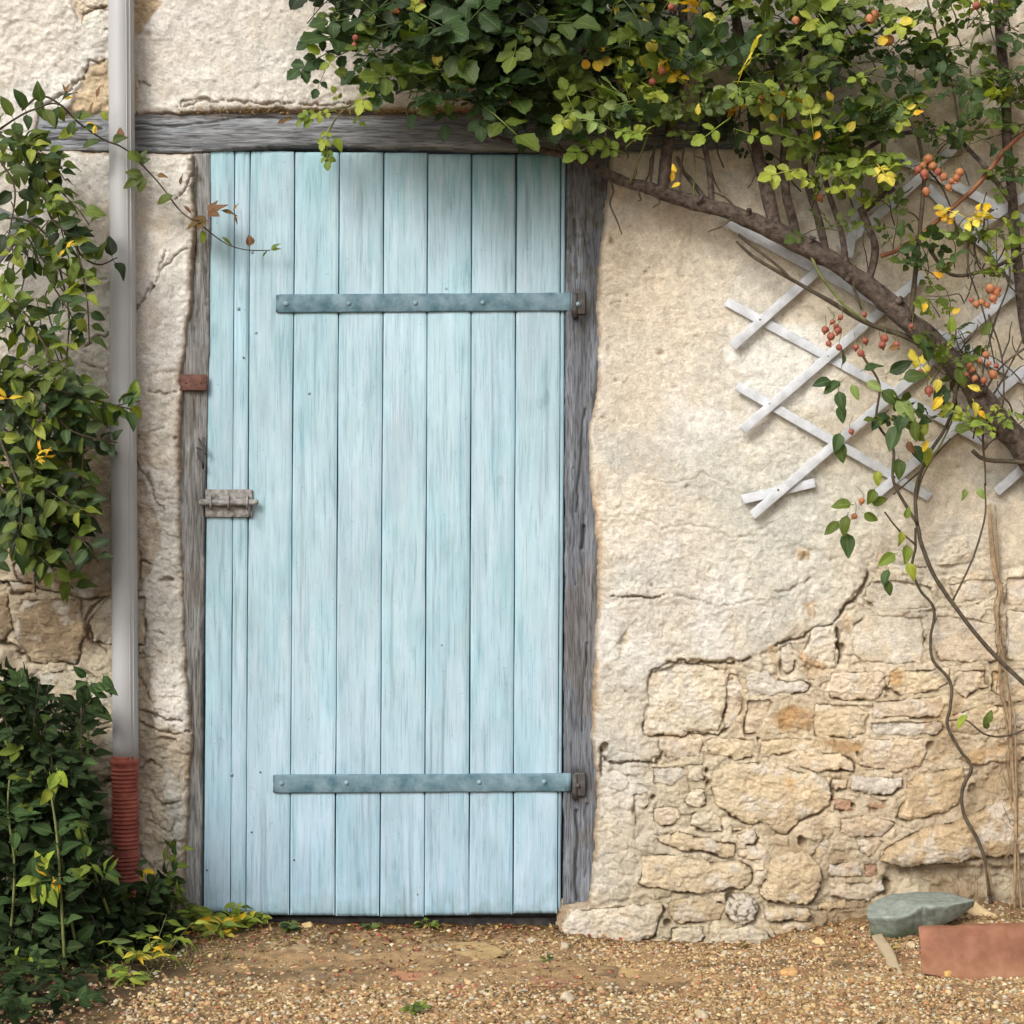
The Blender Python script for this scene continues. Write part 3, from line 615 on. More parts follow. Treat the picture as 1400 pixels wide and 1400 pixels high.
    # grime collects in pits, warm and cool blotches
    col = col * (1 + 0.07 * fbm(X, Z, 120, 3, 29) + .05 * fbm(X, Z, 20, 3, 30))[..., None]
    col = mixc(col, lin((206, 208, 200)), .35 * smooth(.1, .6, fbm(X, Z, 80, 3, 27)) * pl)
    col = mixc(col, lin((222, 204, 172)), .25 * smooth(.1, .6, fbm(X, Z, 65, 3, 16)))
    lw = smooth(.0, .35, fbm(X + 20 * fbm(X, Z, 50, 3, 3), Z, 150, 4, 12, .6)) * pl * smooth(1250, 1000, Z) * (1 - .75 * smoothz)
    col = mixc(col, lin((234, 231, 223)), lw * .75)
    gp = smooth(.12, .5, fbm(X, Z, 110, 4, 20, .6)) * pl * (.3 + .7 * smooth(500, 700, Z)); col = mixc(col, lin((200, 202, 192)), gp * .5)
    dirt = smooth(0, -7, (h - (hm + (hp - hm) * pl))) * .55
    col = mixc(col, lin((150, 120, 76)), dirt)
    edge = smooth(-9, 0, sdh) * smooth(0, .5, fbm(X, Z, 40, 3, 10) + .25); col = mixc(col, lin((178, 140, 92)), edge * .38)
    greenish = smooth(1100, 1290, Z) * smooth(-.2, .5, fbm(X, Z, 50, 3, 1)) * .3; col = mixc(col, lin((120, 112, 70)), greenish)
    col = col * (1 + .10 * smooth(840, 900, X) * smooth(640, 520, Z))[..., None]  # upper right lifted to offset foliage shade; brightness put into the colour
    I = np.arange(X.size).reshape(X.shape)
    km = ~(cut[:-1, :-1] & cut[1:, :-1] & cut[1:, 1:] & cut[:-1, 1:])
    Q = np.stack([I[:-1, :-1], I[:-1, 1:], I[1:, 1:], I[1:, :-1]], -1)
    V = np.stack([(X - 700) * K * .996, -h / 1000, CZ + (700 - Z) * K * .996], -1).reshape(-1, 3)
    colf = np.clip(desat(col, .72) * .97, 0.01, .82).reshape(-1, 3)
    # split into the plaster coat and the mortar/rubble bed
    pq = (pl[:-1, :-1] > .5)
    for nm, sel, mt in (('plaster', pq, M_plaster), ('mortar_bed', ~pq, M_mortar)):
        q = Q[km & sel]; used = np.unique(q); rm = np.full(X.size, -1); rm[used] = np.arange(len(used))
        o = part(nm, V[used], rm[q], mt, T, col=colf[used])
    for k, (poly, hh, dome, c) in enumerate(STONES):
        hh = hh + random.uniform(-2.5, 3.5); base = lin(SC[c]) * (1 + .1 * (random.random() - .5)); p = np.array(poly, float); cx, cy = p.mean(0); rad = max(np.ptp(p[:, 1]), 20) * .5
        tx, tz = random.uniform(-1, 1) * .035, random.uniform(.0, 1) * .06
        s0 = random.randint(0, 90); flush = cx > 1180 and cy < 910
        def hf(X, Z, sd, hh=hh, dome=dome, s0=s0, cx=cx, cy=cy, rad=rad, tx=tx, tz=tz, flush=flush):
            r = min(rad * .55, 10)
            f = 1 - np.exp(-sd / (r * .45)); rg = .6 if flush else 1.25
            hm_ = hh - 2.5 + dome * .7 * (1 - np.exp(-sd / r)) + 3.0 * (np.exp(-sd / 2.0) * -1) + tx * (X - cx) - tz * (Z - cy)
            wx = X + 6 * fbm(X, Z, 25, 2, s0)
            chis = np.maximum(-.6, fbm(wx, Z * 1.5, 24, 3, s0 + 1)) * 2.8 + ridged(wx, Z * 1.4, 14, 3, s0 % 20) * 2.0 + fbm(X, Z * 1.3, 5, 3, s0 + 5) * 2.0
            return (hm_ + chis * rg) / 1000
        def cf(X, Z, sd, h, base=base, s0=s0, c=c):
            loc = base_colour(X, Z); wgt = .75 if c in 'bgc' else .4
            cc = (loc * (1 - wgt) + base * wgt) * (1 + .10 * fbm(X, Z, 30, 3, s0) + .07 * fbm(X, Z, 8, 2, s0 + 2))[..., None]
            if c not in 'bg':
                cc = mixc(cc, lin((216, 188, 140)), .35 * smooth(.05, .6, fbm(X, Z, 22, 3, s0 + 7)))
                cc = mixc(cc, lin((214, 208, 198)), .5 * smooth(.1, .6, fbm(X, Z, 26, 3, s0 + 9)))
            cc = mixc(cc, lin((132, 108, 72)), .45 * smooth(2.5, -1, sd) * smooth(-.3, .4, fbm(X, Z, 12, 2, s0)))
            if c == 'c': cc = mixc(cc, lin((90, 80, 66)), smooth(.35, .6, fbm(X, Z, 5, 2, 4)) * .8)
            return np.clip(desat(ochre(X, Z, cc), .74) * 1.07, .01, .8)
        V1, Q1, c1 = patch(poly, 1.35, hf, cf, back=-.012, warp=3.6, wsize=17, seed=s0 % 20, fall=2.0)
        part('stone', V1, Q1, M_stone, T, col=c1, label={'b': 'red brick fragment', 'c': 'round pitted cobble', 'g': 'grey flat stone'}.get(c))
    return T
WALL = build_wall()

# ------------------------------------------------------------------ timber frame
def build_frame():
    T = thing('timber_door_frame', 'weathered grey oak door frame, long lintel beam over two rough posts around the blue door', 'door frame', (-.35, 0, 0))
    def hl(X, Z, sd):
        g = fbm(X * .12, Z, 5, 4, 3) * 1.8 + fbm(X * .05, Z, 14, 3, 5) * 3
        crack = 0
        for (pts, wd, dp) in (([(185, 168), (230, 174), (262, 170), (330, 160), (420, 163)], 1.3, 9), ([(185, 178), (240, 176), (300, 172)], 1.2, 7), ([(560, 165), (640, 170), (700, 165), (800, 170)], 1.2, 7), ([(190, 200), (260, 203)], 1.3, 6), ([(60, 175), (100, 178), (140, 176)], 1.2, 7), ([(60, 190), (140, 192)], 1.2, 6), ([(500, 182), (620, 178)], .9, 5)):
            d, tt = line_d(X, Z + 1.5 * fbm(X, Z, 18, 2, 2), pts); crack = crack + dp * np.exp(-(d / wd) ** 2)
        top = smooth(176, 152, Z) * 6
        return (21 + g - crack - top * (1 + .5 * fbm(X, Z, 20, 3, 2)) + 0 * X) / 1000 - .006 * np.exp(-sd / 2.5)
    def cl(X, Z, sd, h):
        c = np.broadcast_to(np.array([1., 1., 1.02]), X.shape + (3,)) * (1 + .18 * fbm(X * .2, Z, 20, 3, 6))[..., None]
        c = mixc(c, np.array([.62, .42, .25]), .75 * smooth(166, 152, Z + 5 * fbm(X, Z, 24, 3, 3)))
        return mixc(c, np.array([.70, .72, .74]), .7 * smooth(600, 860, X))
    V, Q, c = patch([(46, 148), (260, 146), (520, 143), (1010, 148), (1010, 206), (700, 206), (500, 200), (400, 199), (300, 204), (262, 209), (46, 205)], 1.5, hl, cl, back=-.04, warp=1.6, wsize=40, seed=3, fall=2)
    part('lintel', V, Q, M_lintel, T, col=c)
    def mkj(cracks, h0, s0, lean=0):
        def hj(X, Z, sd):
            g = fbm(X, Z * .1, 5, 4, s0) * 2.0 + fbm(X, Z * .06, 13, 3, s0 + 2) * 3.2
            cr = 0
            for (pts, wd, dp) in cracks:
                d, tt = line_d(X + 1.5 * fbm(X, Z, 25, 2, 2), Z, pts); cr = cr + dp * np.exp(-(d / wd) ** 2)
            return (h0 + g - cr) / 1000 - .008 * np.exp(-sd / 3)
        return hj
    def cj(X, Z, sd, h, tint=(1, 1, 1.0)):
        c = np.broadcast_to(np.array(tint, float), X.shape + (3,)) * (1 + .2 * fbm(X, Z * .2, 20, 3, 7))[..., None]
        c = mixc(c, np.array([.72, .60, .46]), .4 * smooth(.0, .5, fbm(X, Z, 60, 3, 5)))
        st_ = np.exp(-(((X - 794) / 16) ** 2 + ((Z - 425) / 26) ** 2)) + np.exp(-(((X - 790) / 16) ** 2 + ((Z - 1072) / 24) ** 2)); c = mixc(c, np.array([.16, .15, .15]), np.clip(st_ * 1.3, 0, .9))
        mott = smooth(.15, .5, fbm(X, Z, 12, 3, 9)) * smooth(600, 250, Z); c = mixc(c, np.array([.45, .42, .3]), mott * .7)
        return c
    rj = [([(800, 560), (795, 620), (790, 700)], 1.6, 10), ([(785, 300), (790, 380)], 1.4, 8), ([(803, 880), (798, 960), (796, 1000)], 1.5, 9), ([(790, 1110), (788, 1180), (789, 1232)], 2.2, 13), ([(803, 1100), (802, 1200)], 1.4, 8), ([(799, 720), (797, 750)], 2.2, 14), ([(784, 640), (786, 800)], 1.2, 6), ([(795, 300), (805, 345)], 1.3, 8)]
    V, Q, c = patch([(775, 206), (842, 206), (838, 250), (832, 300), (824, 420), (824, 520), (812, 600), (824, 760), (822, 900), (818, 1010), (824, 1100), (812, 1240), (770, 1240)], 1.5, mkj(rj, 11, 4), lambda X, Z, sd, h: cj(X, Z, sd, h, (.70, .74, .80)), back=-.05, warp=1.2, wsize=40, seed=6, fall=2)
    part('post', V, Q, M_jamb, T, col=c)
    lj = [([(279, 600), (277, 640)], 1.5, 8), ([(262, 860), (262, 960)], 1.0, 5), ([(270, 230), (266, 330), (258, 400)], 1.5, 8)]
    V, Q, c = patch([(258, 206), (288, 206), (285, 510), (278, 700), (275, 1000), (274, 1245), (244, 1245), (250, 1120), (256, 1010), (248, 900), (242, 780), (240, 640), (240, 516), (256, 400)], 1.5, mkj(lj, 13, 9), lambda X, Z, sd, h: cj(X, Z, sd, h, (1.15, 1.12, 1.05)), back=-.05, warp=1.0, wsize=40, seed=8, fall=2)
    part('post', V, Q, M_jamb, T, col=c)
    V, F = box(P(264, 523, .02), (38 * K, .010, 22 * K), .002)
    b = part('iron_band', V, F, M_rust, T)
    for x in (254, 274):
        V, F = disc_rivet(P(x, 523, .0255), .003, .0025); part('nail', V, F, M_rust, b)
    # small staple ironwork on the left post
    m = MB()
    for pts, r in (([(272, 600, .012), (275, 606, .03), (281, 612, .03), (281, 622, .024)], .0028), ([(270, 618, .012), (272, 626, .03), (277, 632, .034), (278, 640, .014)], .003), ([(268, 612, .018), (283, 615, .026)], .0022)):
        pp = catmull([P(*q) for q in pts], 5); m.add(*tube(pp, r, 6))
    m.part('staple', M_iron, T)
    # dark backing added behind the door to shade its gaps; nothing shows through
    V, F = box(P(527, 745, -.075), (600 * K, .03, 1150 * K), .002); part('shade_backing', V, F, M_iron, T)
    V, F = box(P(522, 1268, -.055), (505 * K, .02, 30 * K), .004); part('sill_shade', V, F, M_iron, T)  # dark strip standing in for the shadow band under the door
    return T
FRAME = build_frame()

# ------------------------------------------------------------------ the door
TOPX = [286, 321, 342, 403, 464, 525, 585, 645, 706, 767, 774]
BOTX = [278, 315, 336, 396, 458, 519, 580, 641, 701, 762, 767]
def dx(i, t): return TOPX[i] + (BOTX[i] - TOPX[i]) * t
def build_door():
    T = thing('plank_door', 'pale blue painted plank door with two iron strap hinges and a sliding bolt', 'door', P(522, 1251, 0))
    top = lambda x: 207 + (x - 286) * 5 / 490; 
    def bot(x): return 1246 + 5.5 * math.sin(np.clip((x - 278) / 490, 0, 1) * math.pi) + 1
    r = random.Random(4)
    for i in range(10):
        narrow = i in (0, 1, 9); g = .9 if i not in (0,) else .5
        nx = 26 if not narrow else 12; nz = 220
        u = np.concatenate([[0, 0.0], np.linspace(0, 1, nx), [1, 1.0]]); tz = np.linspace(0, 1, nz)
        U, TT = np.meshgrid(u, tz, indexing='ij')
        xl = TOPX[i] + (BOTX[i] - TOPX[i]) * TT; xr = TOPX[i + 1] + (BOTX[i + 1] - TOPX[i + 1]) * TT
        gl = .75 if i not in (1, 9) else .5; gr = .75 if i not in (0, 8) else .5
        wob = .45 * fbm(TT * 40 + i * 20, TT * 0 + i, 6, 2, i)
        xl = xl + gl + wob; xr = xr - gr + .45 * fbm(TT * 40 + i * 20, TT * 0 + i + 50, 6, 2, i + 3)
        X = xl + (xr - xl) * U
        zt = top((TOPX[i] + TOPX[i + 1]) / 2) + r.uniform(-1.2, 1.2); zb = bot((BOTX[i] + BOTX[i + 1]) / 2) + r.uniform(-1.0, 1.0)
        Z = zt + (zb - zt) * TT
        dpx = np.minimum((X - xl), (xr - X)); dzx = np.minimum(Z - zt, zb - Z)
        off = r.uniform(-.8, .8) + (-3.0 if i == 1 else 0) + (-3.5 if i == 9 else 0)
        hh = 5 + off - 2.2 * np.exp(-np.maximum(dpx, 0) / 1.3) - 2.0 * np.exp(-dzx / 1.5) + .5 * fbm(X, Z * .12, 14, 3, i) + .35 * fbm(X, Z * .05, 4, 3, i + 5)
        # cupped board, split ends
        hh = hh - .5 * ((U - .5) * 2) ** 2
        for _ in range(3):
            xc = r.uniform(.2, .8); L = r.uniform(15, 90); endb = r.random() < .65
            xcc = xl + (xr - xl) * xc
            dd = (zb - Z) if endb else (Z - zt)
            hh = hh - 3 * np.exp(-((X - xcc) / 1.5) ** 2) * smooth(L, 0, dd)
        hh[0, :] = -25; hh[-1, :] = -25; 
        h = hh / 1000
        V = np.stack([(X - 700) * K, -h, CZ + (700 - Z) * K], -1)
        # front sheet plus top and bottom end caps
        n, mz = X.shape; I = np.arange(n * mz).reshape(n, mz)
        Q = np.stack([I[:-1, :-1], I[:-1, 1:], I[1:, 1:], I[1:, :-1]], -1).reshape(-1, 4)
        Vb = V.reshape(-1, 3); capT = V[:, 0].copy(); capT[:, 1] = .025; capB = V[:, -1].copy(); capB[:, 1] = .025
        base = len(Vb); Vb = np.vstack([Vb, capT, capB]); k = np.arange(n - 1)
        Q = np.vstack([Q, np.stack([I[:-1, 0], I[1:, 0], base + k + 1, base + k], 1), np.stack([I[:-1, -1], base + n + k, base + n + k + 1, I[1:, -1]], 1)])
        # worn colour: teal stain with lintel shade painted in, grey at edges and lower end
        c = np.ones(X.shape + (3,))
        c = c * (1 + .05 * fbm(X, Z, 90, 3, 6) + r.uniform(-.03, .03))[..., None]
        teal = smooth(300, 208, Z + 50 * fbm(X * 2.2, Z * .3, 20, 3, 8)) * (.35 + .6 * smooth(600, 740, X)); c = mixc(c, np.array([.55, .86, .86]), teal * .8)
        c = mixc(c, np.array([1.02, .94, .96]), .5 * smooth(.05, .55, fbm(X * 1.3, Z * .35, 55, 3, 12)))
        c = mixc(c, np.array([1.08, 1.0, 1.02]), .5 * smooth(650, 1250, Z))
        c = mixc(c, np.array([.88, .89, .98]), .75 * smooth(800, 1250, Z)); c = mixc(c, np.array([.62, .60, .56]), .55 * smooth(60, 0, zb - Z) * smooth(-.3, .4, fbm(X, Z, 18, 3, 3)))
        ed = np.exp(-np.maximum(dpx, 0) / 1.6) ; c = mixc(c, np.array([.5, .56, .58]), ed * .7)
        eb = smooth(14, 0, zb - Z + 8 * fbm(X, Z, 9, 2, 4)); c = mixc(c, np.array([.6, .66, .68]), eb * .5)
        c = c * (.945 + .07 * fbm(X * 2.4 + i * 300, Z * .45, 90, 4, 19) + .05 * fbm(X * 1.2, Z * .8, 30, 3, 22))[..., None]
        c = mixc(c, c * np.array([.92, .98, .99]), smooth(.0, .5, fbm(X * 1.5 + i * 91, Z * .3, 60, 3, 28)))
        for _ in range(2):     # knots showing through the paint and hairline splits
            kx, kz = r.uniform(.25, .75), r.uniform(zt + 40, zb - 40); q = ((X - (xl + (xr - xl) * kx)) / r.uniform(2.5, 4.5)) ** 2 + ((Z - kz) / r.uniform(6, 10)) ** 2
            c = c * (1 - .16 * np.exp(-(q - .6) ** 2 * 2.2))[..., None]
        for _ in range(3):
            sx_, sz, L = r.uniform(.12, .88), r.uniform(zt, zb), r.uniform(40, 180)
            c = c * (1 - .30 * np.exp(-((X - (xl + (xr - xl) * sx_) - 1.5 * fbm(Z, Z * 0, 50, 2, 6)) / 1.6) ** 2) * smooth(L, L * .5, np.abs(Z - sz)))[..., None]
        cc = np.vstack([c.reshape(-1, 3), c[:, 0], c[:, -1]])
        part('plank', Vb, Q, M_paint, T, col=cc)
    # strap hinges
    def strap(x0, x1, yl, yr, riv):
        n = 90; t = np.linspace(0, 1, n); x = x0 + (x1 - x0) * t; yc = yl + (yr - yl) * t
        hw = 12.5 * (1 + .03 * fbm(x, x * 0, 30, 3, 2)); hw[0] *= .92
        rows = []
        for (q, hh) in ((-1, -2), (-1, 4.2), (-.86, 5.4), (0, 5.6), (.86, 5.4), (1, 4.2), (1, -2)):
            z = yc + q * hw; h = (6 + hh + .7 * fbm(x, z, 40, 3, 5) * (hh > 0)) / 1000
            rows.append(np.stack([(x - 700) * K, -h, CZ + (700 - z) * K], -1))
        R = np.stack(rows); a, b = R.shape[:2]; I = np.arange(a * b).reshape(a, b)
        Q = np.stack([I[:-1, :-1], I[1:, :-1], I[1:, 1:], I[:-1, 1:]], -1).reshape(-1, 4)
        for e in (0, b - 1):
            Q = np.vstack([Q, [[I[0, e], I[1, e], I[5, e], I[6, e]], [I[1, e], I[2, e], I[4, e], I[5, e]]], ]) 
        o = part('strap_hinge', R.reshape(-1, 3), Q, M_strap, T)
        for xr_ in riv:
            tt = (xr_ - x0) / (x1 - x0); y = yl + (yr - yl) * tt
            V, F = disc_rivet(P(xr_, y, .0115), .0066, .0045); part('rivet', V, F, M_rivet, o)
        # rolled eye round the pintle at the post
        V, F = tube([P(x1 + 1, yr - 12, .012), P(x1 + 1, yr + 12, .012)], .009, 12); part('knuckle', V, F, M_strap, o)
        return o
    strap(378, 784, 415.5, 413, [391, 477, 568, 660]); strap(374, 776, 1071, 1069, [385, 474, 655, 744])
    for (x, y) in ((326, 422), (423, 538), (604, 882), (316, 1059), (610, 395), (350, 455), (345, 345)):
        V, F = disc_rivet(P(x, y, .0045), .0042, .0022); part('nail', V, F, M_rivet, T)
    for (x, y) in ((333, 489), (356, 1056), (344, 1138), (283, 1190), (402, 1176), (571, 1223)):
        V, F = disc_rivet(P(x, y, .005), .0028, .0012); part('nail', V, F, M_iron, T)
    # sliding bolt
    V, F = box(P(313, 688, .009), (64 * K, .008, 38 * K), .0015); b = part('bolt_plate', V, F, M_boltw, T)
    pth = np.array([P(x, 687, .024) for x in np.linspace(272, 353, 26)]); rr = np.full(26, .0088); rr[0] = rr[-1] = .005; rr[23] = .007
    V, F = tube(pth, rr, 10, .18, 3); part('bolt', V, F, M_boltw, b)
    for x in (288, 312, 338):
        pp = [P(x, 687 + 9.0 * math.cos(a), .013 + .022 * math.sin(a)) for a in np.linspace(0, math.pi, 9)]
        V, F = tube(pp, .0028, 6); part('guide_loop', V, F, M_boltw, b)
    V, F = tube([P(341, 690, .03), P(341, 700, .037), P(341, 708, .037)], .0035, 7); part('handle', V, F, M_iron, b)
    return T
DOOR = build_door()
def pintle(py, lab):
    T = thing('hinge_pintle', lab, 'hinge pin', P(794, py, .012), group='hinge pintles driven into the right post')
    V, F = box(P(793, py, .012), (15 * K, .014, 32 * K), .003); part('plate', V, F, M_iron, T)
    V, F = tube([P(786, py + 20, .018), P(786, py - 14, .018)], .0075, 10); part('pin', V, F, M_iron, T)
    V, F = disc_rivet(P(790, py + 2, .019), .0075, .007); part('bolt_head', V, F, M_rivet if py < 600 else M_iron, T)
pintle(414, 'dark iron hinge pin plate on the right post at the upper strap'); pintle(1072, 'dark iron hinge pin plate on the right post at the lower strap')

# ------------------------------------------------------------------ downpipe
def build_pipe():
    hc = .078
    T = thing('downpipe', 'grey plastic rainwater downpipe left of the door, pushed into a red corrugated sleeve', 'downpipe', P(172, 1215, hc))
    n = 60; y = np.linspace(-700, 1040, n); path = np.array([P(165.5 + (yy) * 6.2 / 1033, yy, hc) for yy in y])
    V, F = tube(path, .0328, 28, 0); part('pipe', V, F, M_pipe, T)
    for off in (9.5, 13.6):      # moulded seam ridges along the right side
        pth = path + np.array([off * K * 1.0, -math.sqrt(.0328 ** 2 - (off * K) ** 2) + .0006, 0]); V, F = tube(pth[20:], .0019, 6); part('seam', V, F, M_pipe, T)
    # pipe bracket above the frame
    for yy in (-260, 640):
        pp = path[0] * 0 + P(165.5 + yy * .006, yy, hc)
        if yy < 0:
            V, F = tube([pp + np.array([0, 0, -.012]), pp + np.array([0, 0, .012])], .036, 28); part('bracket', V, F, M_pipe, T)
    # red corrugated sleeve
    zz = np.linspace(1033, 1232, 300); rr = []
    for q in zz:
        if q < 1036: r = .0345
        elif q < 1050: r = .0335 + .004 * math.exp(-((q - 1041) / 4) ** 2)
        elif 1083 < q < 1089 or 1161 < q < 1169: r = .0325
        else: r = .0335 + .0022 * math.sin((q - 1050) * 2 * math.pi / 5.6)
        rr.append(r)
    V, F = tube(np.array([P(170.5 + (q - 1033) * .01, q, hc) for q in zz]), rr, 26)
    part('corrugated_sleeve', V, F, M_redpipe, T, label='red corrugated plastic sleeve')
    return T
build_pipe()

# ------------------------------------------------------------------ trellis
def slat(a, b, h, wpx, parent, mat=None, thick=.007, name='slat'):
    p0, p1 = P(a[0], a[1], h), P(b[0], b[1], h); c = (p0 + p1) / 2; d = p1 - p0
    L = float(np.linalg.norm(d)); ang = math.atan2(d[2], d[0])
    V, F = box((0, 0, 0), (L, thick, wpx * K), .0012)
    # a faint bow so that no slat is perfectly straight
    V[:, 1] += .004 * ((V[:, 0] / L * 2) ** 2) * random.uniform(-.6, .6)
    ca, sa = math.cos(ang), math.sin(ang)
    V = np.stack([V[:, 0] * ca - V[:, 2] * sa, V[:, 1], V[:, 0] * sa + V[:, 2] * ca], 1) + c
    return part(name, V, F, mat or M_white, parent)
TR = thing('expanding_trellis', 'white wooden expanding trellis fixed to the plaster behind the climbing rose', 'trellis', P(1200, 690, .05))
for a, b in (((993, 412), (1345, 604)), ((1007, 527), (1271, 680)), ((993, 304), (1420, 530)), ((1225, 214), (1420, 311)), ((1268, 256), (1412, 404))):
    slat(a, b, .043, 12.5, TR)
for a, b in (((1001, 474), (1117, 371)), ((1015, 588), (1262, 376)), ((1028, 705), (1420, 368)), ((1190, 683), (1420, 490)), ((1362, 673), (1420, 622)), ((1148, 341), (1316, 192)), ((1312, 325), (1420, 257))):
    slat(a, b, .051, 12.5, TR)
slat((1160, 352), (1181, 212), .0595, 12, TR); slat((1015, 683), (1114, 660), .043, 12.5, TR)
for (x, y) in ((1039, 437), (1132, 487), (1052, 552), (1064, 670), (1140, 602), (1223, 652), (1170, 322), (1363, 286), (1300, 470)):
    V, F = disc_rivet(P(x, y, .0548), .003, .002); part('screw', V, F, M_iron, TR)
# weathered battens at the left edge, behind the climber
OT = thing('grey_battens', 'two crossed weathered grey battens at the left edge behind the leaves', 'battens', P(10, 340, .09))
slat((-20, 372), (46, 292), .11, 15, OT, M_greyslat, .012, 'batten'); slat((-30, 275), (50, 312), .095, 9, OT, M_greyslat, .010, 'batten')

# ------------------------------------------------------------------ leaves
def leaf_blade(L, W, tip=1.0, rows=7, serr=0.06, fold=.25, curl=.25, shape='rose'):
    """blade along +Y, normal +Z"""
    t = np.linspace(0, 1, rows)
    if shape == 'rose': wv = np.sin(np.pi * t ** .82) ** .75
    elif shape == 'lance': wv = np.sin(np.pi * t ** .75) ** 1.1
    elif shape == 'round': wv = np.sqrt(np.clip(1 - (2 * t - 1) ** 2, 0, 1))
    else: wv = np.sin(np.pi * t ** .7) ** .85
    wv[0] = .03; wv[-1] = .02
    wv = wv * (1 + serr * np.where(np.arange(rows) % 2, 1, -1))
    V = []; U = []
    for i, q in enumerate(t):
        z = -curl * L * (q ** 2) * .5; y = L * q * (1 - .12 * curl * q)
        for s in (-1, -.5, 0, .5, 1):
            x = s * wv[i] * W * .5
            V.append((x, y, z + fold * abs(x) + .04 * L * math.sin(q * 9 + s * 2) * abs(s))); U.append((s, q))
    I = np.arange(rows * 5).reshape(rows, 5)
    Q = np.stack([I[:-1, :-1], I[:-1, 1:], I[1:, 1:], I[1:, :-1]], -1).reshape(-1, 4)
    return np.array(V), Q, np.array(U)
def rotm(ax, a): return np.array(Matrix.Rotation(a, 3, ax))
PAL = {'deep': [(.011, .022, .009), (.018, .034, .013), (.024, .042, .016)], 'dark': [(.024, .050, .018), (.034, .068, .024), (.046, .084, .030)], 'mid': [(.078, .108, .018), (.100, .140, .024), (.056, .088, .022)],  # deep: near-black greens, inner shade of the foliage put into leaf colour
       'lime': [(.20, .26, .035), (.28, .32, .05), (.15, .21, .035)], 'yellow': [(.62, .42, .03), (.66, .36, .025), (.60, .50, .08)], 'brown': [(.16, .075, .04), (.22, .12, .05), (.12, .07, .03)],
       'pale': [(.25, .32, .13), (.22, .30, .10)]}
_cache = {}
def compound(kind, pal, k):
    """rose leaf: stalk with 5 or 7 toothed leaflets; length about 1"""
    key = (kind, pal, k)
    if key in _cache: return _cache[key]
    r = random.Random(k); r.seed(k * 31 + len(pal) * 7 + len(kind)); m = MB()
    base = np.array(PAL[pal][k % len(PAL[pal])])
    if kind == 'rose':
        pairs = 2 if k % 3 else 1; L = 1.0
        ys = [.34, .64] if pairs == 2 else [.48]
        pth = np.array([(0, 0, 0), (0, .35, .02), (0, .75, 0)]); V, F = tube(pth, [.012, .010, .007], 4); m.add(V, F, base * 1.2 + .01)
        for y in ys:
            for s in (-1, 1):
                l = r.uniform(.29, .37) * (1 if y > .5 else .85); V, Q, U = leaf_blade(l, l * r.uniform(.66, .82), rows=9, serr=.085, fold=r.uniform(-.1, .5), curl=r.uniform(-.3, 1.0))
                R = rotm('Z', -s * r.uniform(.85, 1.25)) @ rotm('Y', r.uniform(-.4, .4)) @ rotm('X', r.uniform(-.3, .2))
                m.add(V @ R.T + np.array([s * .02, y, 0]), Q, np.clip(base * r.uniform(.8, 1.2), 0, 1), U)
        l = r.uniform(.35, .42); V, Q, U = leaf_blade(l, l * .76, rows=9, serr=.085, fold=.2, curl=r.uniform(.1, .5)); m.add(V @ rotm('Z', r.uniform(-.2, .2)).T + np.array([0, .76, 0]), Q, base * r.uniform(.9, 1.15), U)
    elif kind == 'simple':
        V, Q, U = leaf_blade(.85, r.uniform(.42, .55), rows=7, serr=0.0, fold=r.uniform(.1, .5), curl=r.uniform(.1, .7), shape='oval'); m.add(V + np.array([0, .15, 0]), Q, base * r.uniform(.85, 1.15), U)
        V, F = tube([(0, 0, 0), (0, .2, 0)], .014, 4); m.add(V, F, base)
    elif kind == 'lance':
        V, Q, U = leaf_blade(.9, r.uniform(.2, .3), rows=7, serr=0.0, fold=.3, curl=r.uniform(.3, 1.0), shape='lance'); m.add(V + np.array([0, .1, 0]), Q, base * r.uniform(.85, 1.15), U)
        V, F = tube([(0, 0, 0), (0, .15, 0)], .012, 4); m.add(V, F, base)
    elif kind == 'round':
        V, Q, U = leaf_blade(.9, .8, rows=8, serr=0.0, fold=r.uniform(-.1, .3), curl=r.uniform(.1, .5), shape='round'); m.add(V + np.array([0, .1, 0]), Q, base * r.uniform(.9, 1.1), U)
    elif kind == 'ivy':   # three pointed lobes
        for a in (-1.0, 0, 1.0):
            V, Q, U = leaf_blade(.72 if a else .95, .42, rows=6, serr=0, fold=.2, curl=r.uniform(0, .4), shape='oval'); m.add(V @ rotm('Z', a * .8).T + np.array([0, 0, .004 * abs(a)]), Q, base * r.uniform(.85, 1.15), U)
    _cache[key] = m.get(); return _cache[key]
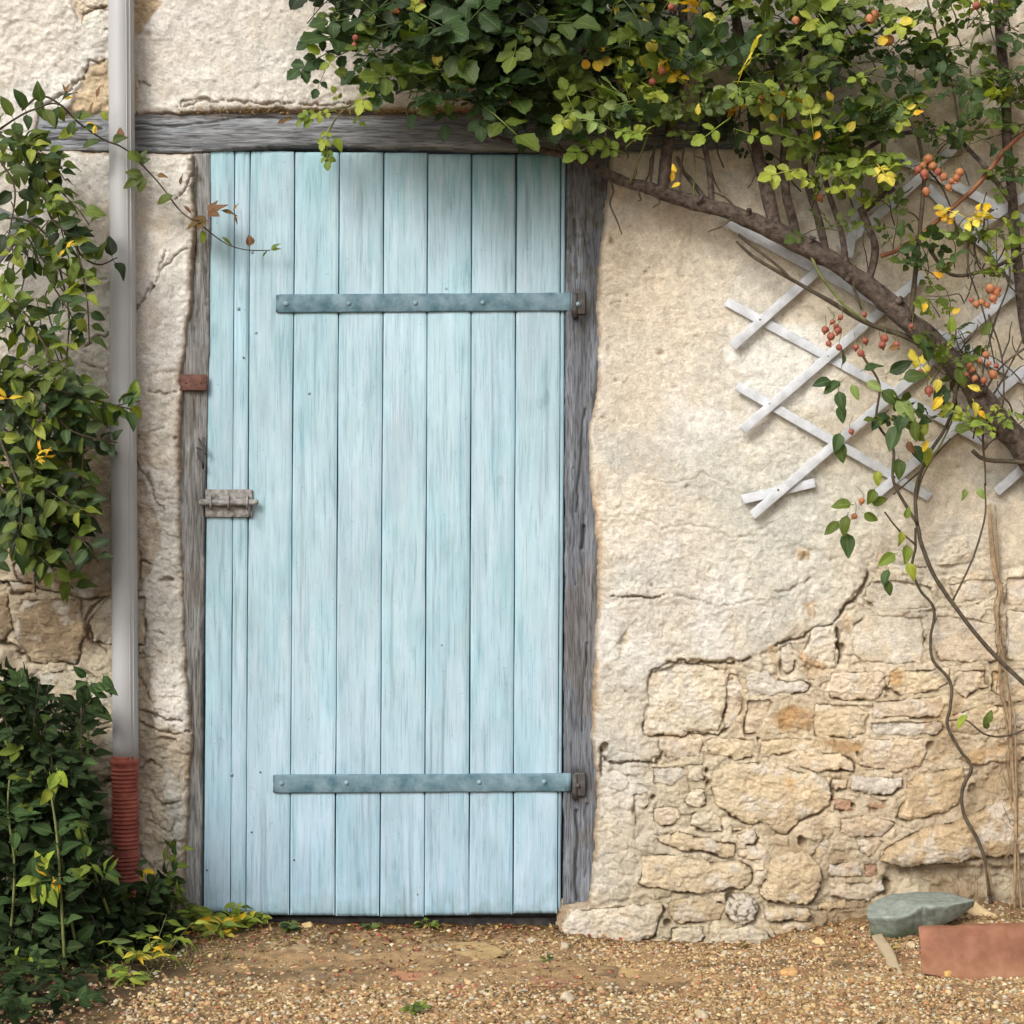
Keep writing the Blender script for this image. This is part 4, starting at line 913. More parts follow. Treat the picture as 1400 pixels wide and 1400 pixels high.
class Foliage:
    def __init__(s): s.L = []; s.w = MB()
    def leaf(s, kind, pal, pos, dirv, nrm, size, k=None):
        k = random.randint(0, 8) if k is None else k
        y = np.asarray(dirv, float); y = y / (np.linalg.norm(y) + 1e-9); n = np.asarray(nrm, float); n = n - y * n.dot(y); n /= np.linalg.norm(n) + 1e-9
        x = np.cross(y, n); s.L.append((kind, pal, k, np.asarray(pos, float), np.stack([x, y, n], 1), size))
    def finish(s, parent, limit=300, mat=None, name='leaf'):
        mat = mat or M_leaf; r = np.array(root_of(parent).location)
        score = [-(l[3][1]) * 1.5 + l[5] * 2.0 - (3 if not (-1.36 < l[3][0] < 1.36 and -0.15 < l[3][2] < 2.45) else 0) for l in s.L]
        order = np.argsort(score)[::-1]; meshes = {}
        for i in order[:limit]:
            kind, pal, k, pos, R, size = s.L[i]; key = (kind, pal, k)
            if key not in meshes:
                V, F, c, u = compound(*key); meshes[key] = mesh_np(name, V, F, mat, c, True, u)
            o = bpy.data.objects.new(name, meshes[key]); C.objects.link(o); o.parent = parent
            M = Matrix.Identity(4); 
            for a in range(3):
                for b in range(3): M[a][b] = R[a, b] * size
                M[a][3] = pos[a] - r[a]
            o.matrix_local = M
            if pal == 'yellow': o['label'] = 'yellowed leaf'
        rest = order[limit:]
        if len(rest):
            m = MB()
            for i in rest:
                kind, pal, k, pos, R, size = s.L[i]; V, F, c, u = compound(kind, pal, k); m.add(V @ R.T * size + pos, F, c, u)
            m.part('foliage', mat, parent, kind='stuff')
def rnd_dir(bias, spread):
    v = np.array([random.gauss(0, 1), random.gauss(0, 1), random.gauss(0, 1)]) * spread + np.asarray(bias, float)
    return v / (np.linalg.norm(v) + 1e-9)
def pick(weights):
    r = random.random() * sum(w_ for _, w_ in weights)
    for k, w_ in weights:
        r -= w_
        if r <= 0: return k
    return weights[-1][0]
def shoots(fol, twigs, centre, rx, ry, h0, h1, n, Lpx, kind, pal, size, spread=.5, updir=(0, -.2, .6), per=6, tw=.0016, droop=.25):
    for _ in range(n):
        a = random.uniform(0, 2 * math.pi); q = math.sqrt(random.random()); px = centre[0] + rx * q * math.cos(a); py = centre[1] + ry * q * math.sin(a)
        h = .05 + (random.uniform(h0, h1) - .05) * .72; p = P(px, py, h); d = rnd_dir(updir, spread); L = Lpx * K * random.uniform(.6, 1.2)
        pts = [p - d * L * .5]; dd = d.copy()
        for k in range(5):
            pts.append(pts[-1] + dd * L / 5); dd = dd + np.array([random.gauss(0, .15), random.gauss(0, .12), -droop * .5 + random.gauss(0, .1)]); dd /= np.linalg.norm(dd)
        pts = np.array(pts); pts[:, 1] = np.minimum(pts[:, 1], -.05)
        twigs.add(*tube(pts, np.linspace(tw, tw * .5, len(pts)), 5))
        pp = pick(pal)
        for k in range(per):
            t = (k + .6) / per * 5; i = min(int(t), 4); pos = pts[i] + (pts[i + 1] - pts[i]) * (t - i)
            side = 1 if k % 2 else -1
            ld = rnd_dir(np.array([side * .8, -.35, -.1]) + .6 * d, .4); nr = rnd_dir((-.1, -.75, .6), .55)
            pk = pp if random.random() < .75 else pick(pal)
            fol.leaf(kind, pk, pos, ld, nr, size * random.uniform(.5, 1.3) * 1.1 * K)

# ------------------------------------------------------------------ climbing rose
ROSE = thing('climbing_rose', 'old climbing rose with a thick brown trunk and dense leaves spreading over the doorway', 'rose', P(1425, 655, .06))
def rbranch(name, pts, r0, r1, mat, h=.1, n=6, parent=None, lump=.12, sides=8):
    p3 = [P(q[0], q[1], q[2] if len(q) > 2 else h) for q in pts]; c = catmull(p3, n)
    c = c + np.stack([fbm(np.arange(len(c)) * 1., np.full(len(c), len(pts) * 3. + r0), 5, 2, i + 2) for i in range(3)], 1) * min(r0, 3) * K * .5
    V, F = tube(c, np.linspace(r0, r1, len(c)) * K, sides, lump, int(r0 * 10) % 20)
    return part(name, V, F, mat, parent or ROSE)
def trunk():
    pts = [(q[0], q[1], .05 + (q[2] - .05) * .7) for q in [(1560, 860, .10), (1470, 730, .11), (1420, 645, .12), (1385, 597, .13), (1348, 552, .14), (1298, 490, .15), (1240, 437, .16), (1190, 394, .17), (1130, 352, .17), (1062, 318, .17), (1000, 291, .16), (935, 273, .15), (880, 256, .14), (838, 242, .13), (790, 216, .12), (740, 206, .11), (700, 194, .11), (640, 178, .11)]]
    rad = [22, 20, 18, 17, 16, 14.5, 13.5, 13, 12.5, 11.5, 10.5, 9.5, 8.5, 7, 5.5, 4.5, 3.5, 2.5]
    c = catmull([P(*q) for q in pts], 10); rr = np.interp(np.arange(len(c)) / 10, range(len(rad)), rad) * K
    rr = rr * (1 + .07 * fbm(np.arange(len(c)) * 1., np.zeros(len(c)), 6, 3, 2))
    V, F = tube(c, rr, 20, .17, 4); part('trunk', V, F, M_bark, ROSE)
trunk()
for pts, a, b, mt in (
    ([(905, 262, .15), (912, 215), (922, 160), (932, 90), (934, 20), (930, -60)], 8.5, 6, M_bark), ([(1060, 316, .16), (1048, 255), (1036, 205), (1026, 120), (1008, 30), (1000, -60)], 10, 6, M_bark), ([(1092, 330, .16), (1076, 262), (1074, 200), (1084, 120), (1096, 40), (1104, -50)], 6.5, 4.5, M_bark),
    ([(975, 285, .15), (970, 240), (962, 190), (958, 120)], 5, 2.5, M_bark), ([(978, 285, .14), (955, 262), (935, 236), (926, 214)], 4, 2.5, M_bark), ([(890, 255, .15), (893, 215), (895, 180), (888, 150)], 2.2, 1.4, M_twig),
    ([(930, 270, .17), (932, 225), (938, 180), (942, 150)], 1.6, 1.2, M_twig), ([(948, 272, .17), (950, 230), (944, 170)], 1.4, 1, M_cane), ([(862, 250, .17), (880, 200), (890, 165)], 1.8, 1.2, M_cane), ([(1132, 350, .15), (1118, 300), (1102, 240), (1098, 180)], 6, 4, M_bark),
    ([(1160, 372, .18), (1150, 320), (1132, 262), (1120, 215)], 4.5, 3, M_bark), ([(1187, 395, .18), (1196, 345), (1188, 312), (1175, 284)], 5.5, 4.5, M_bark), ([(1178, 292, .19), (1198, 274), (1222, 258)], 4.5, 3.8, M_bark), ([(1205, 268, .19), (1207, 215), (1209, 158)], 3.8, 3.5, M_cane),
    ([(1363, -60, .08), (1366, 30), (1374, 110), (1378, 200), (1386, 290), (1396, 400), (1405, 470)], 6.5, 7, M_bark), ([(1147, 228, .14), (1177, 209), (1215, 188), (1268, 180), (1300, 183), (1327, 206), (1352, 235), (1382, 275)], 2.6, 3.6, M_bark),
    ([(1205, 350, .2), (1232, 338), (1262, 318), (1317, 270), (1352, 233), (1385, 194), (1430, 160)], 3.0, 3.2, M_redcane), ([(1246, 438, .2), (1255, 350), (1260, 290), (1262, 235), (1255, 188), (1232, 152)], 3.6, 2.2, M_twig), ([(1290, 112, .16), (1327, 121), (1352, 128), (1430, 130)], 3.0, 3.5, M_cane),
    ([(1007, 330, .13), (1038, 355), (1092, 387), (1149, 421), (1196, 446), (1243, 462), (1290, 492)], 2.0, 4.2, M_twig), ([(1101, 330, .18), (1123, 377), (1155, 418), (1186, 440)], 2.2, 2.2, M_cane), ([(1265, 330, .14), (1300, 375), (1350, 368), (1410, 340)], 2.4, 2.6, M_twig), ([(1170, 362, .19), (1168, 395), (1178, 424)], 2.4, 1.5, M_twig),
    ([(1309, 520, .15), (1302, 560), (1290, 590), (1268, 626), (1253, 668), (1254, 710), (1258, 740), (1272, 778), (1300, 822), (1350, 885), (1420, 955)], 2.2, 3.2, M_twig), ([(1210, 700, .10), (1232, 728), (1252, 745)], 1.2, 1.5, M_twig), ([(1180, 487, .16), (1202, 525), (1199, 575), (1221, 613), (1222, 660), (1254, 716)], 1.6, 2.2, M_twig),
    ([(1331, 616, .15), (1353, 629), (1410, 634)], 3, 3.2, M_twig), ([(1347, 660, .12), (1347, 700), (1340, 732), (1325, 775), (1302, 822)], 1.2, 1.4, M_twig), ([(1252, 692, .14), (1262, 650), (1290, 600), (1312, 550)], 1.3, 1.3, M_cane), ([(1222, 676, .13), (1262, 640), (1300, 600)], 1.3, 1.2, M_twig),
    ([(1372, 320, .17), (1380, 380), (1360, 440), (1345, 500), (1342, 560)], 1.4, 1.2, M_twig), ([(1410, 470, .17), (1370, 500), (1345, 540), (1330, 600)], 1.6, 1.2, M_twig), ([(1345, 560, .16), (1345, 620), (1348, 665)], 1.8, 1.1, M_twig), ([(1345, 560, .16), (1370, 520), (1395, 470), (1410, 430)], 1.6, 1.0, M_twig),
    ([(1352, 430, .18), (1368, 480), (1372, 540), (1362, 590)], 1.4, 1.0, M_twig), ([(1325, 325, .2), (1325, 370), (1345, 430), (1360, 500)], 1.6, 1.0, M_twig), ([(1268, 230, .17), (1290, 260), (1312, 325)], 1.4, 1.2, M_twig), ([(1268, 0, .16), (1285, 60), (1300, 110), (1312, 180)], 1.5, 1.5, M_twig),
    ([(1345, -20, .16), (1340, 30), (1328, 60), (1326, 100)], 1.4, 1.1, M_cane), ([(1240, 110, .18), (1258, 150), (1268, 178)], 1.7, 1.5, M_twig), ([(1075, -10, .2), (1092, 30), (1122, 75), (1150, 115)], 2.0, 2, M_twig), ([(1000, 40, .2), (1050, 80), (1100, 130), (1140, 170)], 2.0, 2, M_twig),
    ([(835, 244, .15), (838, 262), (834, 280), (845, 305), (850, 320)], 2.0, .8, M_twig), ([(900, 268, .16), (902, 276), (893, 285)], 1.8, .8, M_twig), ([(873, 258, .16), (876, 272), (872, 276)], 1.5, .8, M_twig), ([(760, 205, .15), (758, 190), (745, 160), (740, 145)], 1.8, 1.2, M_twig), ([(800, 226, .15), (765, 200), (752, 175)], 2, 1.4, M_twig),
    ([(1010, 300, .18), (1000, 278), (975, 262)], 2.0, 1.2, M_twig), ([(1000, 300, .2), (985, 310), (968, 318)], 1.8, .8, M_twig), ([(1170, 290, .2), (1160, 265), (1150, 245)], 1.4, 1, M_twig), ([(1010, 320, .14), (1040, 345), (1080, 380), (1085, 385)], 2.5, 1.2, M_twig), ([(1040, 60, .2), (1066, 110), (1096, 190)], 3, 3, M_bark)):
    hh = .05 + (pts[0][2] - .05) * .7; rbranch('branch', [(q[0], q[1], hh) for q in pts], a, b, mt, sides=7)
RF = Foliage(); RT = MB()
W_dark = [('dark', 7), ('mid', 3)]; W_mix = [('dark', 2), ('mid', 5), ('lime', 3), ('yellow', .8)]; W_lime = [('mid', 4), ('lime', 6), ('pale', 1.2), ('yellow', 1.5)]; W_right = [('dark', 3), ('mid', 3), ('lime', 1)]
W_deep = [('deep', 6), ('dark', 4)]
for c, rx, ry, h0, h1, n, Lp, pal, sz in (
    ((600, 20), 100, 50, .16, .36, 7, 110, W_deep, 80), ((700, 55), 130, 75, .12, .26, 14, 110, W_deep, 72), ((700, 60), 120, 65, .28, .38, 5, 100, W_dark, 76), ((560, 60), 50, 40, .2, .36, 4, 100, W_dark, 84), ((790, 90), 120, 75, .12, .26, 15, 110, W_deep, 66), ((640, 95), 70, 35, .16, .34, 4, 90, W_dark, 74),
    ((730, 135), 80, 30, .12, .26, 5, 80, W_deep, 58), ((900, 50), 110, 65, .12, .26, 7, 100, W_deep, 60), ((900, 60), 100, 60, .26, .36, 4, 90, W_mix, 56), ((880, 105), 80, 50, .28, .36, 4, 80, W_lime, 52), ((960, 100), 100, 75, .22, .36, 5, 90, W_lime, 54), ((1010, 30), 110, 60, .12, .30, 7, 100, W_mix, 58), ((835, 180), 34, 22, .28, .36, 2, 60, [('lime', 5), ('pale', 2)], 52),
    ((1100, 50), 90, 70, .14, .32, 5, 100, W_mix, 60), ((1080, 140), 70, 60, .20, .34, 4, 90, W_lime, 54), ((1125, 205), 45, 45, .20, .32, 4, 80, W_mix, 54), ((1165, 100), 60, 60, .14, .28, 4, 90, [('deep', 3), ('dark', 6), ('mid', 3)], 56), ((1105, 290), 36, 36, .26, .34, 2, 60, [('mid', 4), ('lime', 3)], 48), ((1190, 60), 40, 60, .16, .26, 2, 80, W_mix, 50),
    ((700, -40), 330, 45, .14, .34, 15, 120, W_deep, 72), ((1050, -45), 150, 40, .14, .34, 5, 120, W_mix, 60), ((1240, 60), 30, 40, .12, .2, 2, 60, W_right, 46), ((1310, 95), 36, 40, .12, .22, 2, 60, [('dark', 5), ('mid', 2)], 50), ((1390, 80), 26, 60, .12, .24, 3, 70, [('dark', 4), ('mid', 3)], 54),
    ((1175, 235), 30, 30, .18, .28, 3, 50, W_lime, 42), ((1320, 175), 34, 30, .12, .22, 2, 50, W_right, 42), ((1215, 300), 26, 30, .18, .24, 2, 40, W_mix, 38), ((1385, 250), 22, 40, .12, .22, 2, 50, W_mix, 40), ((1350, 570), 26, 30, .16, .22, 2, 40, W_lime, 34),
    ((1215, 130), 45, 55, .12, .24, 4, 70, W_mix, 46), ((1345, 50), 45, 45, .12, .22, 3, 60, W_right, 44), ((1392, 150), 22, 40, .12, .22, 3, 60, W_right, 46), ((1235, 235), 20, 24, .16, .22, 1, 40, W_lime, 38), ((1340, 300), 40, 30, .16, .24, 2, 50, W_lime, 36), ((1300, 470), 36, 40, .16, .24, 3, 50, W_mix, 38), ((1370, 380), 26, 50, .14, .22, 2, 50, W_lime, 34), ((1255, 560), 30, 30, .16, .22, 2, 40, W_mix, 38),
    ((1285, 350), 40, 20, .2, .28, 2, 50, [('dark', 5), ('mid', 2)], 48), ((1310, 10), 50, 16, .12, .22, 2, 50, W_right, 44), ((1290, 400), 20, 30, .18, .24, 1, 40, W_lime, 36), ((1160, 150), 26, 50, .22, .32, 2, 70, W_dark, 54), ((985, 180), 50, 26, .12, .24, 2, 60, [('deep', 4), ('mid', 3)], 46), ((1270, 180), 14, 10, .2, .24, 1, 30, W_right, 34)):
    shoots(RF, RT, c, rx, ry, h0, h1, n, Lp, 'rose', pal, sz, per=6)
# large drooping leaves at the left tip of the rose
for (x, y, s, a, pl_) in ((470, 45, 62, 200, 'dark'), (452, 70, 64, 215, 'dark'), (445, 95, 40, 250, 'dark'), (500, 25, 66, 190, 'dark'), (520, 60, 70, 230, 'dark'), (545, 90, 66, 240, 'dark'), (575, 110, 64, 260, 'dark'), (610, 125, 64, 270, 'dark'), (650, 130, 60, 280, 'dark'), (540, 30, 60, 220, 'mid'), (690, 150, 52, 290, 'dark'), (480, 10, 44, 200, 'mid')):
    ar = math.radians(a); RF.leaf('rose', pl_, P(x, y, .25), (math.cos(ar), -.3, math.sin(ar)), rnd_dir((-.2, -1, .4), .2), s * K)
# lime sprays in front, brightness of sunlit leaves put into their colour
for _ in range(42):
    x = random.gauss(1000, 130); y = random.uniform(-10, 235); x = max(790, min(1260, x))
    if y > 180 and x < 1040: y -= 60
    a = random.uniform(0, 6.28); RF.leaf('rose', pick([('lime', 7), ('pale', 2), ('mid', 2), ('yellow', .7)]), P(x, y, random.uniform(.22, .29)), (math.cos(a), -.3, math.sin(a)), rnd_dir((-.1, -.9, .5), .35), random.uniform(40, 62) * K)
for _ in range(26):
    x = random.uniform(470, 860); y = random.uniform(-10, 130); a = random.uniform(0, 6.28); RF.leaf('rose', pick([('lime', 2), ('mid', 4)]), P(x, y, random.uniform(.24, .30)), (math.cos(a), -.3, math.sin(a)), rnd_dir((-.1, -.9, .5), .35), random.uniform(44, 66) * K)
# single round yellow leaves and lime sprays
for (x, y, s) in ((797, 68, 20), (815, 80, 18), (828, 70, 15), (826, 92, 16), (806, 95, 15), (598, 68, 26), (843, 4, 22), (878, 22, 22), (898, 72, 20), (882, 94, 18), (900, 96, 16), (929, 104, 14), (955, 160, 18), (925, 238, 15), (918, 250, 16), (932, 250, 15), (1035, 140, 16), (1155, 182, 22), (1140, 140, 18), (1122, 178, 16), (1238, 150, 16), (1246, 158, 18), (1250, 28, 20), (960, 20, 20), (1050, 155, 16), (1200, 62, 16), (1292, 380, 18), (1330, 545, 26), (1343, 535, 22), (1290, 540, 26), (1284, 515, 22), (1300, 430, 16), (1268, 412, 18), (1270, 600, 20), (1335, 560, 18)):
    a = random.uniform(0, 6.28); RF.leaf('round' if y < 110 and s < 22 else 'simple', 'yellow', P(x, y, .285 if y < 260 else .2), (math.cos(a), -.2, math.sin(a)), rnd_dir((-.1, -1, .3), .3), s * K)
for (x, y, s, a, p_) in ((1153, 520, 30, 200, 'dark'), (1150, 505, 28, 80, 'dark'), (1176, 508, 28, 30, 'dark'), (1140, 520, 27, 180, 'dark'), (1146, 530, 30, 270, 'dark'), (1148, 550, 26, 280, 'dark'), (1163, 522, 24, 300, 'pale'), (1180, 520, 26, 330, 'pale'),
    (1210, 512, 36, 30, 'dark'), (1200, 530, 36, 320, 'mid'), (1228, 520, 36, 10, 'mid'), (1222, 540, 40, 300, 'pale'), (1215, 560, 34, 230, 'dark'), (1240, 560, 30, 250, 'dark'), (1270, 500, 34, 100, 'dark'), (1295, 520, 40, 250, 'dark'), (1310, 495, 32, 280, 'mid'), (1300, 460, 26, 90, 'lime'), (1340, 462, 24, 60, 'mid'),
    (1150, 588, 28, 250, 'dark'), (1145, 600, 30, 280, 'mid'), (1230, 575, 40, 240, 'dark'), (1252, 570, 30, 260, 'mid'), (1245, 605, 28, 300, 'dark'), (1228, 622, 30, 260, 'mid'), (1255, 600, 24, 60, 'lime'), (1265, 605, 28, 280, 'lime'), (1300, 590, 26, 20, 'mid'), (1320, 585, 26, 10, 'lime'),
    (1200, 640, 22, 270, 'lime'), (1197, 665, 24, 250, 'mid'), (1168, 690, 28, 170, 'mid'), (1160, 700, 30, 240, 'mid'), (1156, 722, 36, 270, 'dark'), (1150, 710, 28, 220, 'mid'), (1178, 700, 22, 330, 'mid'), (1186, 685, 24, 0, 'mid'), (1232, 722, 22, 270, 'lime'), (1240, 740, 28, 260, 'lime'), (1228, 755, 30, 220, 'lime'), (1238, 765, 28, 290, 'lime'), (1216, 775, 24, 250, 'dark'), (1212, 790, 22, 270, 'mid'), (1238, 712, 18, 80, 'lime'),
    (1325, 975, 24, 230, 'lime'), (1348, 992, 20, 80, 'mid'), (1350, 1000, 18, 110, 'mid'), (1232, 330, 26, 90, 'mid'), (1320, 665, 18, 250, 'pale'), (1335, 665, 18, 300, 'pale'), (1305, 325, 22, 0, 'lime'), (1365, 315, 22, 200, 'lime'), (1375, 322, 20, 340, 'lime'), (1225, 345, 24, 30, 'dark'), (1240, 600, 20, 300, 'brown'), (1212, 478, 16, 20, 'brown')):
    ar = math.radians(a + random.uniform(-12, 12)); RF.leaf('simple', p_, P(x, y, random.uniform(.16, .22)), (math.cos(ar), -.25, math.sin(ar)), rnd_dir((-.1, -1, .4), .3), s * K * 1.15)
for _ in range(95):   # fine bare twiggery between the canes
    x0, y0 = random.choice([(random.uniform(1150, 1400), random.uniform(-20, 420)), (random.uniform(840, 1140), random.uniform(120, 270)), (random.uniform(1290, 1400), random.uniform(300, 620))])
    a = random.uniform(-.9, .9); L = random.uniform(25, 80); pts = []; x, y = x0, y0
    for k in range(5):
        pts.append(P(x, y, random.uniform(.06, .14))); x += L / 4 * math.sin(a); y -= L / 4 * math.cos(a); a += random.gauss(0, .35)
    RT.add(*tube(catmull(pts, 3), np.linspace(1.1, .6, 13) * K * random.uniform(.7, 1.2), 5))
for (x, y, dx_, dy_, r) in ((1105, 338, 6, -14, 5), (1222, 420, 10, -12, 5.5), (1020, 298, 4, -12, 4), (1290, 470, -9, 10, 5), (955, 278, 5, -10, 3.6), (1335, 540, 12, -6, 5), (1165, 375, -8, 10, 4)):
    rbranch('stub', [(x, y, .135), (x + dx_ * .6, y + dy_ * .6, .15), (x + dx_, y + dy_, .155)], r, r * .8, M_bark, lump=.35)
RT.part('twigs', M_twig, ROSE, kind='stuff')
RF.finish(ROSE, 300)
def hip(px, py, r, h=.24, mat=None, stalk=True):
    r *= random.uniform(.55, .9)
    n = 8; prof = [(-1, .15), (-.8, .62), (-.35, .96), (.1, 1), (.55, .8), (.9, .35), (1.0, .22), (1.25, .42)]
    a = np.linspace(0, 2 * np.pi, 10, endpoint=False); V = []
    for (z, q) in prof: V.append(np.stack([np.cos(a) * q * r * K, np.sin(a) * q * r * K, np.full(10, -z * r * K * 1.05)], 1))
    V = np.concatenate(V); I = np.arange(len(prof) * 10).reshape(len(prof), 10); Q = np.stack([I[:-1], np.roll(I, -1, 1)[:-1], np.roll(I, -1, 1)[1:], I[1:]], -1).reshape(-1, 4)
    R = rotm('X', random.uniform(-.7, .7)) @ rotm('Y', random.uniform(-.8, .8)); V = V @ R.T + P(px, py, h)
    o = part('rose_hip', V, Q, mat or M_hip, ROSE)
    if stalk:
        V, F = tube(catmull([P(px, py, h), P(px + random.uniform(-3, 3), py - 9, h), P(px + random.uniform(-8, 8), py - 20, h - .03)], 3), .0009, 4); part('stalk', V, F, M_cane, o)
for (x, y, r) in ((1282, 235, 6), (1255, 232, 6), (1365, 396, 6), (1328, 410, 6), (1345, 520, 6), (1322, 512, 5.5), (1362, 500, 5.5), (1149, 434, 6), (1143, 446, 6.5), (1128, 451, 6), (1136, 460, 6.5), (1146, 452, 6), (1133, 470, 7), (1147, 475, 7), (1170, 475, 6.5), (1177, 483, 7), (1183, 466, 7), (1206, 472, 7.5), (1209, 463, 7), (1225, 472, 6.5), (1138, 440, 5.5), (1182, 430, 6), (1258, 510, 6.5), (1270, 534, 7), (1164, 590, 5), (1246, 446, 6)):
    hip(x, y, r, .2)
for (x, y, r) in ((1269, 218, 8), (1262, 226, 7), (1275, 227, 7), (1290, 242, 8), (1308, 243, 7.5), (1312, 236, 7), (1297, 256, 8), (1266, 262, 8), (1301, 248, 6), (1354, 395, 7.5), (1342, 413, 7), (1350, 417, 6.5), (1358, 408, 7), (1335, 416, 6), (1362, 400, 6), (1348, 485, 7), (1340, 493, 6), (1352, 497, 6), (1330, 505, 6), (1333, 517, 6.5), (1358, 512, 7), (1325, 500, 5), (1168, 706, 6.5), (1178, 685, 5.5), (540, 12, 8), (590, 22, 7), (575, 5, 7), (640, 4, 8), (652, 20, 8), (660, 2, 7), (628, -2, 7), (1215, 55, 8), (1190, 26, 8), (1196, 20, 7), (1088, 28, 8), (1120, 270, 8)):
    hip(x, y, r, .27 if y < 120 else .2, M_hipo)
for (x, y, r) in ((918, 10, 7.5), (905, 97, 7), (892, 112, 7), (1040, 122, 6), (1043, 136, 6.5), (486, 52, 5), (484, 62, 4), (1264, 238, 7), (1335, 8, 7)):
    hip(x, y, r, .285, M_hip)

# bare trailing stem that wanders down over the stones to the ground
TS = thing('trailing_stem', 'thin dark bare stem winding down over the exposed stones to the slate slab', 'stem', P(1355, 1238, .05))
rbranch('stem', [(1252, 722, .09), (1252, 748, .08), (1247, 775, .07), (1257, 805, .065), (1277, 832, .06), (1272, 875, .06), (1277, 905, .06), (1300, 932, .06), (1300, 965, .06), (1295, 990, .06), (1312, 1025, .06), (1328, 1050, .065), (1315, 1080, .065), (1318, 1112, .06), (1337, 1150, .075), (1347, 1180, .07), (1356, 1244, .03)], 1.7, 2.6, M_twig, parent=TS, n=5)
rbranch('side_stem', [(1297, 985, .06), (1320, 985, .06), (1345, 1003, .065), (1375, 1006, .06), (1420, 990, .06)], 1.3, 1.4, M_twig, parent=TS)
m = MB()
for _ in range(9):
    a = random.uniform(-22, 22); m.add(*tube(catmull([P(1343 + random.uniform(-3, 3), 1165 + random.uniform(-6, 12), .07), P(1345 + a * .7, 1190, .07), P(1348 + a, 1225, .05)], 4), .0008, 4))
m.part('rootlets', M_dry, TS, kind='stuff')
# dried climber stem
DV = thing('dried_vine', 'bundle of dry tan vine strands climbing the stones at the right edge', 'vine', P(1392, 1250, .05))
for k in range(5):
    o = random.uniform(-4, 4); ph = random.uniform(0, 6); pts = []
    for i, (x, y) in enumerate(((1358, 690), (1362, 775), (1367, 805), (1364, 835), (1370, 880), (1375, 937), (1380, 980), (1382, 1050), (1388, 1120), (1392, 1180), (1394, 1250))):
        pts.append((x + o + 4 * math.sin(i * 1.3 + ph), y, .05 + .006 * math.cos(i + ph)))
    if k > 2: pts = pts[3:]
    rbranch('strand', pts, 1.9 if k < 2 else 1.1, 1.6, M_dry, parent=DV, n=5, lump=.3)
m = MB()
for _ in range(26):
    y = random.uniform(820, 1230); x = 1362 + (y - 800) * .07; m.add(*tube(catmull([P(x, y, .055), P(x + random.uniform(-14, 14), y + 15, .07), P(x + random.uniform(-16, 16), y + 42, .05)], 4), .0009, 4))
m.part('tendrils', M_dry, DV, kind='stuff')

# ------------------------------------------------------------------ leafy climber at the upper left
CL = thing('honeysuckle', 'leafy green honeysuckle hanging over the wall left of the downpipe', 'climber', P(-20, 760, .1))
CF = Foliage(); CT = MB()
def vine_path(name, pts, r, parent, mat=M_twig, n=6): return rbranch(name, pts, r, r * .5, mat, parent=parent, n=n, sides=6)
def opp_leaves(F, pts, step, kind, pal, size, start=0.0, jit=.4):
    c = catmull([P(*q) for q in pts], 8); L = np.concatenate([[0], np.cumsum(np.linalg.norm(np.diff(c, axis=0), axis=1))]); s = start * K
    while s < L[-1]:
        i = min(np.searchsorted(L, s), len(c) - 2); d = c[min(i + 1, len(c) - 1)] - c[max(i - 1, 0)]; d /= np.linalg.norm(d) + 1e-9
        side = np.cross(d, np.array([0, -1, 0])); pp = pick(pal)
        for q in (-1, 1):
            F.leaf(kind, pp, c[i], rnd_dir(side * q + d * .45 + np.array([0, -.35, -.1]), .3), rnd_dir((-.1, -.8, .65), jit), size * random.uniform(.75, 1.2) * K)
        s += step * K * random.uniform(.75, 1.25)
PC = [('mid', 6), ('dark', 2.6), ('lime', 1.9), ('deep', 1.2)]; PB = [('mid', 3), ('lime', 2), ('dark', 1)]
vines = [[(-30, 200, .2), (10, 170, .22), (45, 150, .22), (80, 142, .2), (111, 171, .17)], [(-40, 260, .25), (20, 230, .27), (60, 240, .25), (75, 280, .24), (90, 340, .24), (105, 400, .22)], [(-40, 300, .2), (30, 300, .22), (70, 330, .22), (85, 380, .22), (95, 440, .24), (90, 520, .25), (100, 560, .25), (150, 556, .24), (192, 548, .22)],
    [(-30, 420, .22), (20, 430, .25), (60, 470, .26), (80, 540, .27), (110, 600, .26), (112, 650, .24), (105, 710, .22)], [(-30, 500, .3), (30, 520, .32), (70, 560, .32), (100, 590, .3), (160, 605, .26)], [(-30, 560, .28), (20, 600, .3), (50, 650, .3), (70, 720, .28), (60, 760, .26)], [(0, 600, .34), (20, 650, .36), (30, 700, .36), (16, 760, .33)],
    [(100, 320, .2), (112, 350, .2), (135, 362, .19), (160, 352, .18)], [(60, 250, .24), (70, 300, .25), (100, 330, .25), (118, 400, .24), (122, 470, .24)], [(-30, 640, .3), (30, 690, .32), (60, 700, .3), (110, 700, .26)], [(-20, 180, .3), (0, 220, .33), (20, 260, .33), (10, 330, .33)], [(0, 520, .3), (60, 530, .32), (120, 545, .3), (180, 560, .24)]]
for v in vines:
    vine_path('stem', v, 1.7, CL); opp_leaves(CF, v, 22, 'simple', PC, 31)
for _ in range(52):
    x = random.choice([random.uniform(-30, 60), random.uniform(-20, 110)]); y = random.uniform(165, 760); hh = random.uniform(.12, .36)
    if x > 70 and (y < 230 or 420 < y < 480 or y > 720): x -= 60
    if 700 < y and x > 80: x -= 50
    a = random.uniform(-.5, 2.6); L = random.uniform(50, 100); pts = [(x, y, hh), (x + L * .5 * math.sin(a), y + L * .3, hh + .03), (x + L * math.sin(a) * .8, y + L * .45 + 20 * random.random(), hh)]
    if max(q[0] for q in pts) > 135: continue
    c = catmull([P(*q) for q in pts], 5); CT.add(*tube(c, .0014, 5)); opp_leaves(CF, pts, 19, 'simple', PC, 31)
